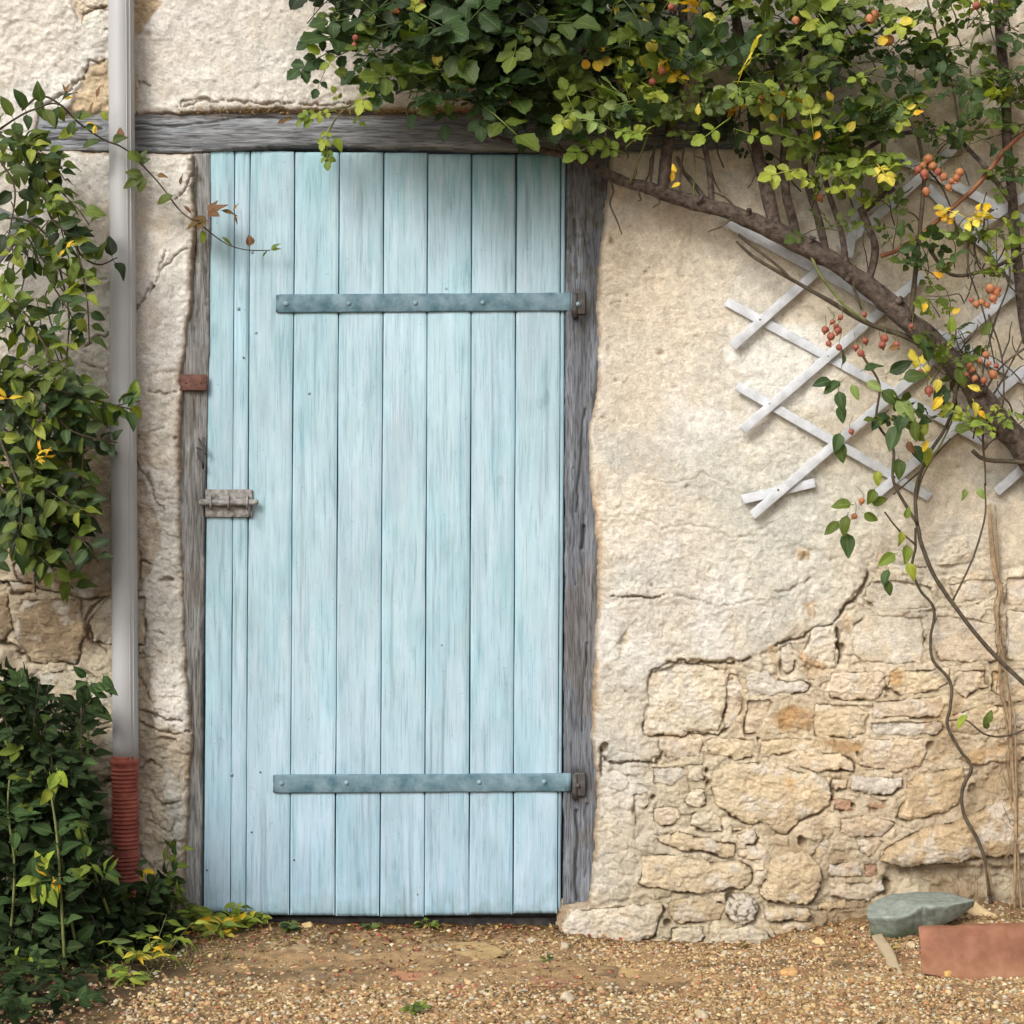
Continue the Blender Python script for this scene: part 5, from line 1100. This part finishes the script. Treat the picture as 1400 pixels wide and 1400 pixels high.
# lower half is denser and darker
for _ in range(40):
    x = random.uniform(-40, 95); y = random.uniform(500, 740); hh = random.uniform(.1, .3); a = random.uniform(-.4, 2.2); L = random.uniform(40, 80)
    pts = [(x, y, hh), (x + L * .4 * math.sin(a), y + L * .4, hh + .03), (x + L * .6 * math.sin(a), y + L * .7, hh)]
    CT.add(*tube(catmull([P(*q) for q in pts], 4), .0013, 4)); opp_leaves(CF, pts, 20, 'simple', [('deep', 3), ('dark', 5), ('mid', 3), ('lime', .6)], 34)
for (x, y, s, p_) in ((90, 340, 16, 'yellow'), (96, 350, 14, 'pale'), (50, 622, 16, 'yellow'), (56, 618, 16, 'yellow'), (62, 624, 15, 'yellow'), (10, 545, 22, 'yellow'), (22, 540, 20, 'lime'), (130, 170, 14, 'yellow')):
    for q in range(3):
        a = random.uniform(0, 6.28); CF.leaf('lance', p_, P(x, y, .37 if y > 300 else .2), (math.cos(a), -.3, math.sin(a)), rnd_dir((0, -1, .3), .4), s * K)
for k in range(26):  # bare woody tangle inside
    x, y = random.uniform(-40, 80), random.uniform(250, 740); CT.add(*tube(catmull([P(x, y, .1), P(x + random.uniform(-30, 40), y + random.uniform(20, 60), .16), P(x + random.uniform(-50, 60), y + random.uniform(60, 120), .12)], 5), .002, 5))
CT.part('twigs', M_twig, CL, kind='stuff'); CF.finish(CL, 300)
# long arching runner that crosses the pipe and the post
RN = thing('vine_runner', 'slender runner of brownish pointed leaves arching across the downpipe onto the blue door', 'vine', P(54, 131, .2))
rp = [(30, 150, .2), (54, 131, .2), (80, 141, .19), (111, 171, .17), (140, 190, .15), (166, 200, .15), (188, 218, .14), (215, 248, .10), (248, 289, .08), (279, 312, .06), (309, 332, .05), (336, 341, .045), (369, 342, .04)]
rbranch('runner', rp, 1.6, .7, M_twig, parent=RN, n=6, sides=5)
F = Foliage()
for (x, y, s, a, k_, p_) in ((52, 130, 36, 280, 'simple', 'mid'), (78, 142, 26, 290, 'simple', 'mid'), (88, 128, 20, 60, 'lance', 'brown'), (92, 130, 18, 110, 'lance', 'brown'), (86, 136, 16, 20, 'lance', 'yellow'), (128, 138, 22, 250, 'lance', 'brown'), (132, 136, 22, 80, 'lance', 'brown'), (138, 150, 18, 300, 'simple', 'lime'), (110, 175, 34, 200, 'simple', 'lime'), (112, 178, 26, 20, 'simple', 'mid'), (100, 168, 20, 60, 'simple', 'mid'),
    (140, 192, 30, 190, 'simple', 'mid'), (150, 195, 26, 20, 'simple', 'mid'), (165, 195, 22, 90, 'simple', 'brown'), (172, 205, 26, 320, 'simple', 'mid'), (190, 222, 24, 60, 'ivy', 'mid'), (195, 240, 34, 215, 'ivy', 'mid'), (212, 240, 18, 0, 'simple', 'brown'), (240, 266, 30, 200, 'simple', 'mid'), (246, 255, 18, 80, 'lance', 'brown'), (250, 280, 18, 320, 'lance', 'brown'),
    (282, 300, 34, 200, 'ivy', 'brown'), (285, 290, 30, 20, 'ivy', 'brown'), (300, 287, 26, 350, 'lance', 'brown'), (278, 312, 22, 270, 'simple', 'lime'), (318, 290, 16, 60, 'lance', 'brown'), (320, 292, 16, 290, 'lance', 'brown'), (302, 322, 22, 320, 'lance', 'mid'), (341, 340, 20, 90, 'simple', 'brown'), (347, 336, 15, 110, 'simple', 'brown'), (369, 342, 18, 40, 'lance', 'lime'), (369, 342, 16, 10, 'lance', 'mid'), (366, 342, 12, 230, 'lance', 'mid')):
    ar = math.radians(a); hh = np.interp(x, [50, 170, 215, 370], [.2, .155, .105, .05]); F.leaf(k_, p_, P(x, y, hh), (math.cos(ar), -.15, math.sin(ar)), rnd_dir((-.1, -1, .35), .25), s * K)
F.finish(RN, 300)
# young sprig over the lintel
SG = thing('lintel_sprig', 'small sprig of fresh yellow-green leaves hanging over the lintel above the door', 'sprig', P(480, 140, .06))
rbranch('stem', [(530, 130, .10), (500, 136, .12), (470, 150, .12), (452, 175, .12), (446, 205, .12)], 1.3, .8, M_cane, parent=SG); rbranch('stem', [(480, 145, .12), (450, 150, .12), (425, 158, .11)], 1.0, .6, M_cane, parent=SG)
F = Foliage()
for (x, y, s, a, k_) in ((470, 148, 30, 120, 'rose'), (460, 150, 34, 200, 'rose'), (440, 155, 30, 190, 'rose'), (452, 170, 36, 250, 'rose'), (448, 195, 34, 270, 'rose'), (446, 205, 24, 280, 'simple'), (475, 158, 26, 330, 'rose'), (430, 158, 24, 230, 'simple'), (456, 185, 26, 300, 'simple'), (420, 160, 22, 220, 'simple'), (480, 150, 22, 20, 'simple')):
    ar = math.radians(a); F.leaf(k_, 'lime' if y < 198 else 'mid', P(x, y, .125), (math.cos(ar), -.2, math.sin(ar)), rnd_dir((-.1, -1, .4), .25), s * K)
for (x, y) in ((394, 155), (399, 160), (392, 165)):
    F.leaf('simple', 'brown', P(x, y, .06), rnd_dir((0, -.3, -.5), .6), rnd_dir((0, -1, .3), .3), 14 * K)
F.finish(SG, 300)
# dry moss and straw on the lintel ledge
m = MB()
for _ in range(420):
    x = random.uniform(330, 700) if random.random() < .8 else random.uniform(240, 330); p = P(x, 149 + random.uniform(-5, 5), random.uniform(.018, .032)); d = rnd_dir((0, -.6, .2), .7) * random.uniform(.008, .02)
    c = lin(random.choice([(170, 140, 80), (120, 110, 50), (150, 100, 60), (190, 165, 110)])); m.add(*tube([p - d * .5, p + d * .5 + np.array([0, 0, -.002])], .0011, 3), c)
m.single('lintel_moss', M_gravel, 'dry moss and straw bits lodged along the top of the lintel', 'moss', P(500, 150, .02), kind='stuff')

# ------------------------------------------------------------------ ground
def build_ground():
    xs = np.concatenate([np.linspace(-60, -3.2, 12), np.arange(-2.2, 2.2, .008), np.linspace(3.2, 60, 12)]); ys = np.concatenate([np.linspace(-60, -2.2, 10), np.arange(-1.5, .03, .008), [.12, .5]])
    X, Y = np.meshgrid(xs, ys, indexing='ij'); Z = ground_z(X, Y) + .0035 * fbm(X, Y, .03, 3, 4) * (np.abs(X) < 2.3)
    px = X / K + 700
    col = np.broadcast_to(lin((178, 148, 110)), X.shape + (3,)) * (1 + .18 * fbm(X, Y, .25, 4, 5) + .12 * fbm(X, Y, .03, 3, 9))[..., None]
    col = mixc(col, lin((150, 112, 86)), .5 * smooth(.1, .6, fbm(X, Y * 1.6, .14, 3, 14))); col = mixc(col, lin((112, 96, 74)), .65 * smooth(.1, .6, fbm(X, Y * 1.6, .18, 3, 17)))
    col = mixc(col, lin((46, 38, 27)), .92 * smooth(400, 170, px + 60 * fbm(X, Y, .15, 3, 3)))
    col = mixc(col, lin((100, 76, 50)), .7 * smooth(-.10, -.02, Y + .04 * fbm(X, Y, .06, 2, 2)))  # earth darkened along the wall foot, under-door shade put into the colour
    V = np.stack([X, Y, Z], -1).reshape(-1, 3); I = np.arange(X.size).reshape(X.shape); Q = np.stack([I[:-1, :-1], I[1:, :-1], I[1:, 1:], I[:-1, 1:]], -1).reshape(-1, 4)
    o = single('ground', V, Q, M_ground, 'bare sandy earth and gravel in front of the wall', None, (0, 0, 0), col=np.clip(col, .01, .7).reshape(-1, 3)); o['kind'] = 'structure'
    return o
GROUND = build_ground()
def blob(c, r, seed, squash=.6, sub=1, sharp=.25):
    import bmesh
    key = ('ico', sub)
    if key not in _cache:
        bm = bmesh.new(); bmesh.ops.create_icosphere(bm, subdivisions=sub, radius=1); bm.verts.ensure_lookup_table()
        _cache[key] = (np.array([v.co[:] for v in bm.verts]), np.array([[v.index for v in f.verts] for f in bm.faces])); bm.free()
    V, F = _cache[key]; rr = np.random.default_rng(seed)
    A = rr.normal(0, 1, (6, 3)); A /= np.linalg.norm(A, axis=1)[:, None]
    V = V.copy()
    for a in A:   # chop planes for angular stones
        d = V @ a; lim = rr.uniform(.55, .85); V = V - np.outer(np.maximum(d - lim, 0), a)
    if sub > 1: V = V * (1 + .05 * fbm(V[:, 0] * 2 + seed, V[:, 1] * 2 + V[:, 2], .7, 3, seed % 20))[:, None]
    V = V * np.array([1, rr.uniform(.65, 1), squash * rr.uniform(.7, 1.1)]) * r
    an = rr.uniform(0, 6.28); R = rotm('Z', an) @ rotm('X', rr.uniform(-.35, .35)); return V @ R.T + np.asarray(c), F
# embedded flat stones in the worn doorstep area
for k, (x, y, r, q, cc) in enumerate(((480, 1302, 36, .3, (150, 138, 116)), (560, 1330, 42, .25, (190, 140, 108)), (650, 1300, 60, .25, (196, 168, 120)), (735, 1312, 44, .25, (178, 150, 112)), (400, 1290, 38, .25, (186, 162, 124)), (590, 1296, 34, .3, (176, 160, 130)), (750, 1345, 40, .25, (176, 130, 104)), (440, 1335, 44, .25, (150, 130, 104)), (330, 1310, 44, .25, (146, 126, 96)), (850, 1325, 40, .25, (196, 166, 118)), (640, 1352, 36, .3, (170, 112, 86)), (250, 1340, 40, .25, (160, 138, 100)))):
    g = G(x, y); V, F = blob((0, 0, 0), r * K, 60 + k, .5, 4); V[:, 2] *= .16; V[:, 2] += -.004; V = V + g
    c = np.clip(lin(cc) * (1 + .15 * fbm(V[:, 0], V[:, 1], .02, 3, k))[:, None], 0, .8); part('flat_stone', V, [F], M_stone, GROUND, col=c)
# gravel
def gravel():
    m = MB(); r = np.random.default_rng(21)
    cols = [lin(c) for c in ((210, 184, 140), (192, 162, 116), (176, 144, 98), (214, 198, 164), (160, 130, 88), (176, 130, 94), (200, 172, 128), (136, 112, 80), (186, 150, 112), (190, 180, 158))]
    n = 0
    while n < 31000:
        x = r.uniform(-1.5, 1.5); y = -r.uniform(0, 1.05); px = x / K + 700
        dens = np.clip((-y - .50) / .26, 0, 1) if px < 800 + 120 * math.sin(y * 9) else np.clip((-y + .02) / .16, .25, 1)
        if px < 800: dens = max(dens, .16)
        if px < 260: dens *= .25
        if r.random() > dens: continue
        rad = .0029 * math.exp(r.normal(.15, .42)); rad = min(rad * (1.25 if y < -.55 else 1), .0115)
        z = float(ground_z(np.array([x]), np.array([y]))[0]); V, F = blob((x, y, z + rad * .18), rad, int(r.integers(0, 400)), .7)
        m.add(V, F, np.clip(cols[int(r.integers(0, 10))] * r.uniform(.62, 1.0), 0, .8)); n += 1
    shard = [lin(c) for c in ((176, 132, 104), (150, 116, 88), (196, 170, 132), (128, 104, 80), (188, 150, 118), (204, 190, 164), (164, 104, 82))]
    for _ in range(620):   # larger flat chips of stone, brick and clay
        px = r.uniform(150, 1400); x = (px - 700) * K; y = -r.uniform(.02, 1.0); rad = r.uniform(.006, .014)
        z = float(ground_z(np.array([x]), np.array([y]))[0]); V, F = blob((0, 0, 0), rad, int(r.integers(0, 400)), .7); V[:, 2] *= r.uniform(.25, .6)
        m.add(V + (x, y, z + .001), F, shard[int(r.integers(0, 7))] * r.uniform(.6, 1.05))
    m.single('gravel', M_gravel, 'fine mixed tan and cream gravel spread over the earth', 'gravel', (0, -.6, 0), smooth_=False, kind='stuff')
gravel()
for k, (x, y, r, c, lab) in enumerate(((773, 1296, 9, (176, 164, 142), 'pale grey pebble on the earth just right of the door bottom'), (727, 1288, 7, (186, 174, 152), 'small whitish pebble in front of the door, near its right end'), (712, 1303, 6, (206, 190, 160), 'small cream pebble below the right end of the door'), (776, 1368, 12, (188, 174, 150), 'whitish pebble at the bottom of the picture below the right post'),
        (420, 1268, 9, (190, 165, 120), 'tan pebble tucked under the left end of the door'), (1293, 1335, 9, (200, 160, 96), 'ochre pebble lying against the terracotta tile'), (1078, 1333, 12, (190, 150, 100), 'flat tan stone in the gravel below the square wall stone'), (1120, 1290, 10, (206, 176, 130), 'tan pebble on the slope left of the slate'), (960, 1392, 9, (184, 168, 142), 'cream pebble at the bottom edge in the middle gravel'), (1246, 1294, 7, (182, 162, 130), 'small cream pebble between the slate and the terracotta tile'))):
    g = G(x, y); V, F = blob(g + np.array([0, 0, r * K * .25]), r * K, 200 + k, .7, 3); single('pebble', V, [F], M_gravel, lab, 'pebble', g, col=np.broadcast_to(lin(c), (len(V), 3)), group='loose pebbles on the ground')

# slate, tile, stick and chip at the lower right
def slab(name, top, y0, thick, mat, lab, cat, hs, colfun, seed, group=None):
    """irregular slab: outline in photo pixels, hs = heights (distance off the wall) per corner"""
    pts = np.array([P(x, y, h) for (x, y), h in zip(top, hs)]); return pts
def prism(front, back, mat, name, lab, cat, seed, n=14, amp=.003, col=(1, 1, 1), low=None, lowh=.03):
    """loft between two outlines (lists of world points) with subdivided noisy faces"""
    import bmesh
    bm = bmesh.new(); a = [bm.verts.new(tuple(p)) for p in front]; b = [bm.verts.new(tuple(p)) for p in back]; k = len(a)
    bm.faces.new(a); bm.faces.new(b[::-1])
    for i in range(k): bm.faces.new((a[i], b[i], b[(i + 1) % k], a[(i + 1) % k]))
    bmesh.ops.recalc_face_normals(bm, faces=bm.faces[:]); bmesh.ops.bevel(bm, geom=bm.edges[:], offset=.0025, segments=1, affect='EDGES'); bmesh.ops.triangulate(bm, faces=bm.faces[:])
    for _ in range(3): bmesh.ops.subdivide_edges(bm, edges=[e for e in bm.edges if e.calc_length() > .012], cuts=1, use_grid_fill=False); bmesh.ops.triangulate(bm, faces=[f for f in bm.faces if len(f.verts) > 3])
    bm.verts.ensure_lookup_table(); V = np.array([v.co[:] for v in bm.verts]); F = np.array([[v.index for v in f.verts] for f in bm.faces]); bm.free()
    V = V + amp * np.stack([fbm(V[:, 0] + V[:, 1], V[:, 2] + .3 * V[:, 1], .03, 3, seed + i) for i in range(3)], 1)
    g = V.mean(0).copy(); g[2] = V[:, 2].min()
    c = np.clip(np.array(col) * (1 + .15 * fbm(V[:, 0], V[:, 2] + V[:, 1], .03, 3, seed))[:, None], .05, 1.4)
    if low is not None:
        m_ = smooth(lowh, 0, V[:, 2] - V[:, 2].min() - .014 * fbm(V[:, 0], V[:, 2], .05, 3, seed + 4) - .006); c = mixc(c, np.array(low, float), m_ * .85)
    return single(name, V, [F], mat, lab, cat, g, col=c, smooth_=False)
def GH(x, y): return float(-G(x, y)[1])
def onground(px, top_y, bot_y, back=0.0):
    h = max(GH(px, bot_y) + back, .03); return P(px, top_y, h), P(px, bot_y + 4, h)
# slate: a wedge leaning on the wall, sloping top, broken front edge
h1 = GH(1200, 1280)
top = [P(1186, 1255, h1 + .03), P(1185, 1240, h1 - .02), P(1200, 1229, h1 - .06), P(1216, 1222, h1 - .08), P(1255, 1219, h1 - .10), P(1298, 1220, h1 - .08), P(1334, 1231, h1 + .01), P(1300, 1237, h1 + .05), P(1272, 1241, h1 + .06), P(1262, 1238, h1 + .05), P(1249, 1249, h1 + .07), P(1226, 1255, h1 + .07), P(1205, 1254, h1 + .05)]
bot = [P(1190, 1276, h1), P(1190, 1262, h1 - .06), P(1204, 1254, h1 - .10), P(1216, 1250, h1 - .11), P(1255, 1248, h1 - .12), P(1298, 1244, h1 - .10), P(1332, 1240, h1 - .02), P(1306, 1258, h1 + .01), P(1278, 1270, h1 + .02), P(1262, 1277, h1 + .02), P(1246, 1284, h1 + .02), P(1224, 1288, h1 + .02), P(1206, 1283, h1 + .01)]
prism(top, bot, M_slate, 'slate_slab', 'grey-green broken slate slab lying at the foot of the stones', 'slate', 3, amp=.0016, low=(.42, .50, .32), lowh=.05)  # low: moss tint that also puts front-face shade into the colour
hb = GH(1300, 1338)
f = [P(1256, 1271, hb - .05), P(1440, 1264, hb - .08), P(1440, 1338, hb - .03), P(1330, 1345, hb), P(1260, 1332, hb - .01)]
b = [q + np.array([0.004, .022, .004]) for q in f]
prism(f, b, M_terra, 'terracotta_tile', 'flat red terracotta tile standing on edge in the gravel at the lower right', 'tile', 6, amp=.0024, low=(1.25, 1.38, 1.35), lowh=.06)
hs_ = GH(1225, 1334); ht = h1 + .02
f = [P(1191, 1278, ht), P(1206, 1276, ht), P(1222, 1298, (ht + hs_) / 2), P(1234, 1330, hs_), P(1220, 1337, hs_), P(1208, 1304, (ht + hs_) / 2)]
b = [q + np.array([.003, .010, -.014]) for q in f]
prism(f, b, M_wood, 'split_wood_stake', 'short pale split piece of wood sticking out below the slate', 'wood piece', 8, amp=.0015)
hc_ = GH(1340, 1266)
f = [P(1302, 1262, hc_), P(1306, 1244, hc_ - .03), P(1330, 1230, hc_ - .07), P(1352, 1244, hc_ - .04), P(1376, 1261, hc_), P(1364, 1268, hc_), P(1330, 1266, hc_)]
b = [q + np.array([0, .04, -.03]) for q in f]
prism(f, b, M_stone, 'limestone_chip', 'pale pointed limestone chip lying between the slate and the terracotta tile', 'stone', 9, amp=.003, col=lin((206, 182, 142)))

# leaf litter, red petals
m = MB(); r = random.Random(9); LIT = [(.20, .10, .05), (.30, .17, .08), (.13, .07, .04), (.34, .24, .12), (.30, .14, .06), (.10, .06, .035), (.40, .30, .10), (.28, .06, .06)]
for _ in range(3900):
    px_, py_ = r.uniform(0, 1400), r.choice([r.uniform(1262, 1290), r.uniform(1262, 1300), r.uniform(1270, 1420)])
    if px_ > 860 and r.random() < .5: continue
    g = G(px_, py_, .002)
    if abs(g[0]) > 2: continue
    V, Q, U = leaf_blade(1, r.uniform(.35, .7), rows=5, serr=.05, fold=r.uniform(-.3, .6), curl=r.uniform(-.5, 1.1)); R = rotm('Z', r.uniform(0, 6.28)) @ rotm('X', r.uniform(-.5, .5)) @ rotm('Y', r.uniform(-.6, .6))
    s = r.uniform(.006, .017); m.add(V @ R.T * s + g + np.array([0, 0, .003]), Q, np.array(r.choice(LIT)) * r.uniform(.7, 1.3), U)
m.single('leaf_litter', M_litter, 'dry brown and reddish fallen leaves scattered along the foot of the wall', 'fallen leaves', (0, -.3, 0), kind='stuff')

# ------------------------------------------------------------------ dark shrub at the lower left
SH = thing('shrub', 'dark leafy shrub filling the lower left corner around the red sleeve', 'shrub', G(90, 1330))
SF = Foliage(); ST = MB()
def edge_top(x): return np.interp(x, [-60, 0, 60, 100, 140, 180, 230, 262], [900, 915, 930, 950, 1010, 1120, 1175, 1230])
for _ in range(380):
    x = random.uniform(-80, 235); y0 = edge_top(x); y = random.uniform(y0 + 10, 1330); hh = random.uniform(.10, .50) if x < 150 else random.uniform(.13, .28)
    if 120 < x < 215 and y < 1215: continue
    g = P(x, y, hh); L = random.uniform(50, 90); a = random.uniform(-.7, .7); pts = [(x, min(y + L * .6, 1360), hh - .03), (x + L * .3 * math.sin(a), y + L * .1, hh), (x + L * .7 * math.sin(a), max(y - L * .4, y0), hh + .04)]
    if max(q[0] for q in pts) > 252 or (max(q[0] for q in pts) > 150 and y < 1225): continue
    ST.add(*tube(catmull([P(*q) for q in pts], 4), .0016, 5)); opp_leaves(SF, pts, 21, random.choice(['simple', 'simple', 'ivy']), [('deep', 9), ('dark', 1.6), ('mid', .5)], 27, jit=.9)
for pts in ([(120, 1350, .4), (95, 1250, .45), (75, 1120, .44), (52, 1010, .4), (38, 940, .35)], [(90, 1330, .5), (82, 1200, .52), (70, 1090, .5), (58, 1040, .46)], [(10, 1330, .45), (20, 1200, .48), (10, 1100, .46), (20, 1010, .4)], [(120, 1060, .2), (122, 960, .2), (118, 930, .2)], [(150, 1250, .38), (120, 1160, .4), (112, 1090, .36)]):
    rbranch('stem', pts, 2.2, 1.0, M_cane, parent=SH, sides=6); opp_leaves(SF, pts, 34, 'simple', [('deep', 6), ('dark', 5)], 36, start=20)
for (x, y, n, s, p_) in ((60, 1200, 9, 42, 'lime'), (115, 1140, 5, 30, 'mid'), (118, 1110, 4, 26, 'dark'), (25, 1120, 7, 34, 'dark'), (130, 930, 6, 34, 'dark'), (70, 1063, 3, 36, 'lime'), (135, 1190, 5, 34, 'mid'), (240, 1170, 6, 26, 'mid'), (235, 1215, 9, 26, 'mid'), (208, 1190, 3, 24, 'yellow'), (75, 1205, 3, 28, 'yellow'), (40, 1330, 2, 20, 'mid'), (55, 1380, 8, 34, 'mid'), (10, 1370, 8, 34, 'mid'), (140, 1330, 3, 22, 'lime'), (55, 1340, 2, 16, 'lime'), (110, 1385, 7, 30, 'mid'), (36, 1300, 3, 16, 'lime')):
    hh = .53 if x < 150 and y > 1000 and y < 1300 else (.24 if y < 1250 else .6)
    for k in range(int(n * 1.4)):
        a = random.uniform(0, 6.28); SF.leaf('simple' if p_ != 'mid' else random.choice(['simple', 'lance']), p_ if random.random() < .7 else 'dark', P(x + random.uniform(-14, 14), y + random.uniform(-14, 14), hh), (math.cos(a), -.4, math.sin(a) - .2), rnd_dir((0, -.8, .6), .4), s * K * .8)
for _ in range(520):   # low ground cover of the same shrub
    g = G(random.uniform(-60, 250) , random.uniform(1265, 1420)); a = random.uniform(0, 6.28)
    if random.random() < smooth(130, 260, np.array(g[0] / K + 700)): continue
    SF.leaf(random.choice(['simple', 'lance', 'ivy']), pick([('deep', 7), ('dark', 2), ('mid', 1)]), g + np.array([0, 0, random.uniform(.01, .07)]), (math.cos(a), math.sin(a), .3), rnd_dir((0, -.5, .9), .5), 25 * K)
ST.part('twigs', M_twig, SH, kind='stuff'); SF.finish(SH, 300, M_leafd)
# weeds at the door foot
def weed(px, py, n, size, pal, lab, kind='lance', hgt=40, spread=.6, cat='weed'):
    g = G(px, py); T = thing('weed', lab, cat, g, group='weeds growing at the foot of the wall'); F = Foliage(); m = MB()
    for _ in range(n):
        d = rnd_dir((0, -.3, 1.0), spread); L = hgt * K * random.uniform(.5, 1.1); p = g + np.array([random.uniform(-.012, .012), random.uniform(-.012, .006), 0]); c = catmull([p, p + d * L * .5, p + d * L + np.array([0, 0, -.1 * L])], 4)
        m.add(*tube(c, .0011, 4))
        for q in (3, 5, 7, 8):
            F.leaf(kind, pick(pal), c[min(q, len(c) - 1)], rnd_dir(d * .3 + np.array([random.choice([-1, 1]) * .8, -.3, -.1]), .35), rnd_dir((0, -.7, .7), .35), size * K * random.uniform(.7, 1.2))
    m.part('stems', M_cane, T); F.finish(T, 300)
LY = [('lime', 6), ('yellow', 1.2), ('mid', 1)]
weed(214, 1322, 12, 28, LY, 'bright lime green weed standing in front of the shrub, left of the door', hgt=85)
weed(182, 1345, 5, 24, LY, 'small low lime weed at the shrub edge, farthest left of the weeds', hgt=34)
weed(262, 1268, 8, 26, LY, 'yellow-green narrow leaved weed right below the left post', hgt=34)
weed(300, 1274, 10, 26, [('lime', 3), ('yellow', 4)], 'yellowing weed at the lower left corner of the blue door', hgt=36)
weed(330, 1268, 9, 20, LY, 'small yellow-green weed under the first door planks', 'simple', hgt=34)
weed(352, 1264, 4, 14, LY, 'tiny green seedling at the right end of the weed row', 'simple', hgt=20)
weed(400, 1272, 5, 14, [('mid', 5), ('dark', 2)], 'low dark green clump under the door left of centre', 'simple', hgt=14)
weed(505, 1270, 5, 13, [('mid', 5), ('dark', 2)], 'low green tuft under the middle of the door', 'simple', hgt=12)
weed(582, 1267, 4, 14, [('lime', 2), ('mid', 4)], 'small fresh green tuft under the door right of centre', 'simple', hgt=14)
weed(752, 1316, 2, 10, [('mid', 3)], 'single tiny green tuft on bare earth below the right post', 'simple', hgt=8)
weed(570, 1386, 5, 13, [('lime', 3), ('mid', 3)], 'pale green tuft in the gravel at the bottom edge', 'simple', hgt=12)
weed(240, 1240, 7, 22, [('mid', 5), ('lime', 2)], 'green bushy weed between the downpipe and the left post', 'simple', hgt=70)
weed(1015, 1296, 3, 10, [('brown', 4), ('mid', 1)], 'tiny brown withered seedling below the round cobble', 'simple', hgt=10)
# dry grass blades by the shrub
m = MB()
for _ in range(320):
    x = random.uniform(0, 380) if random.random() < .8 else random.uniform(380, 1400); g = G(x, random.uniform(1262, 1330 if x < 380 else 1275)); d = rnd_dir((0, -.2, 1), .7) * random.uniform(.012, .045 if x < 300 else .02)
    m.add(*tube(catmull([g, g + d * .6, g + d + np.array([0, 0, -.008])], 3), [.0011, .001, .001, .0008, .0007, .0005, .0003][:7], 3), lin(random.choice([(110, 120, 60), (150, 140, 80), (180, 160, 100), (80, 96, 44)])))
m.single('grass', M_gravel, 'thin grass blades and dry stalks along the foot of the wall', 'grass', (-.9, -.1, 0), kind='stuff')
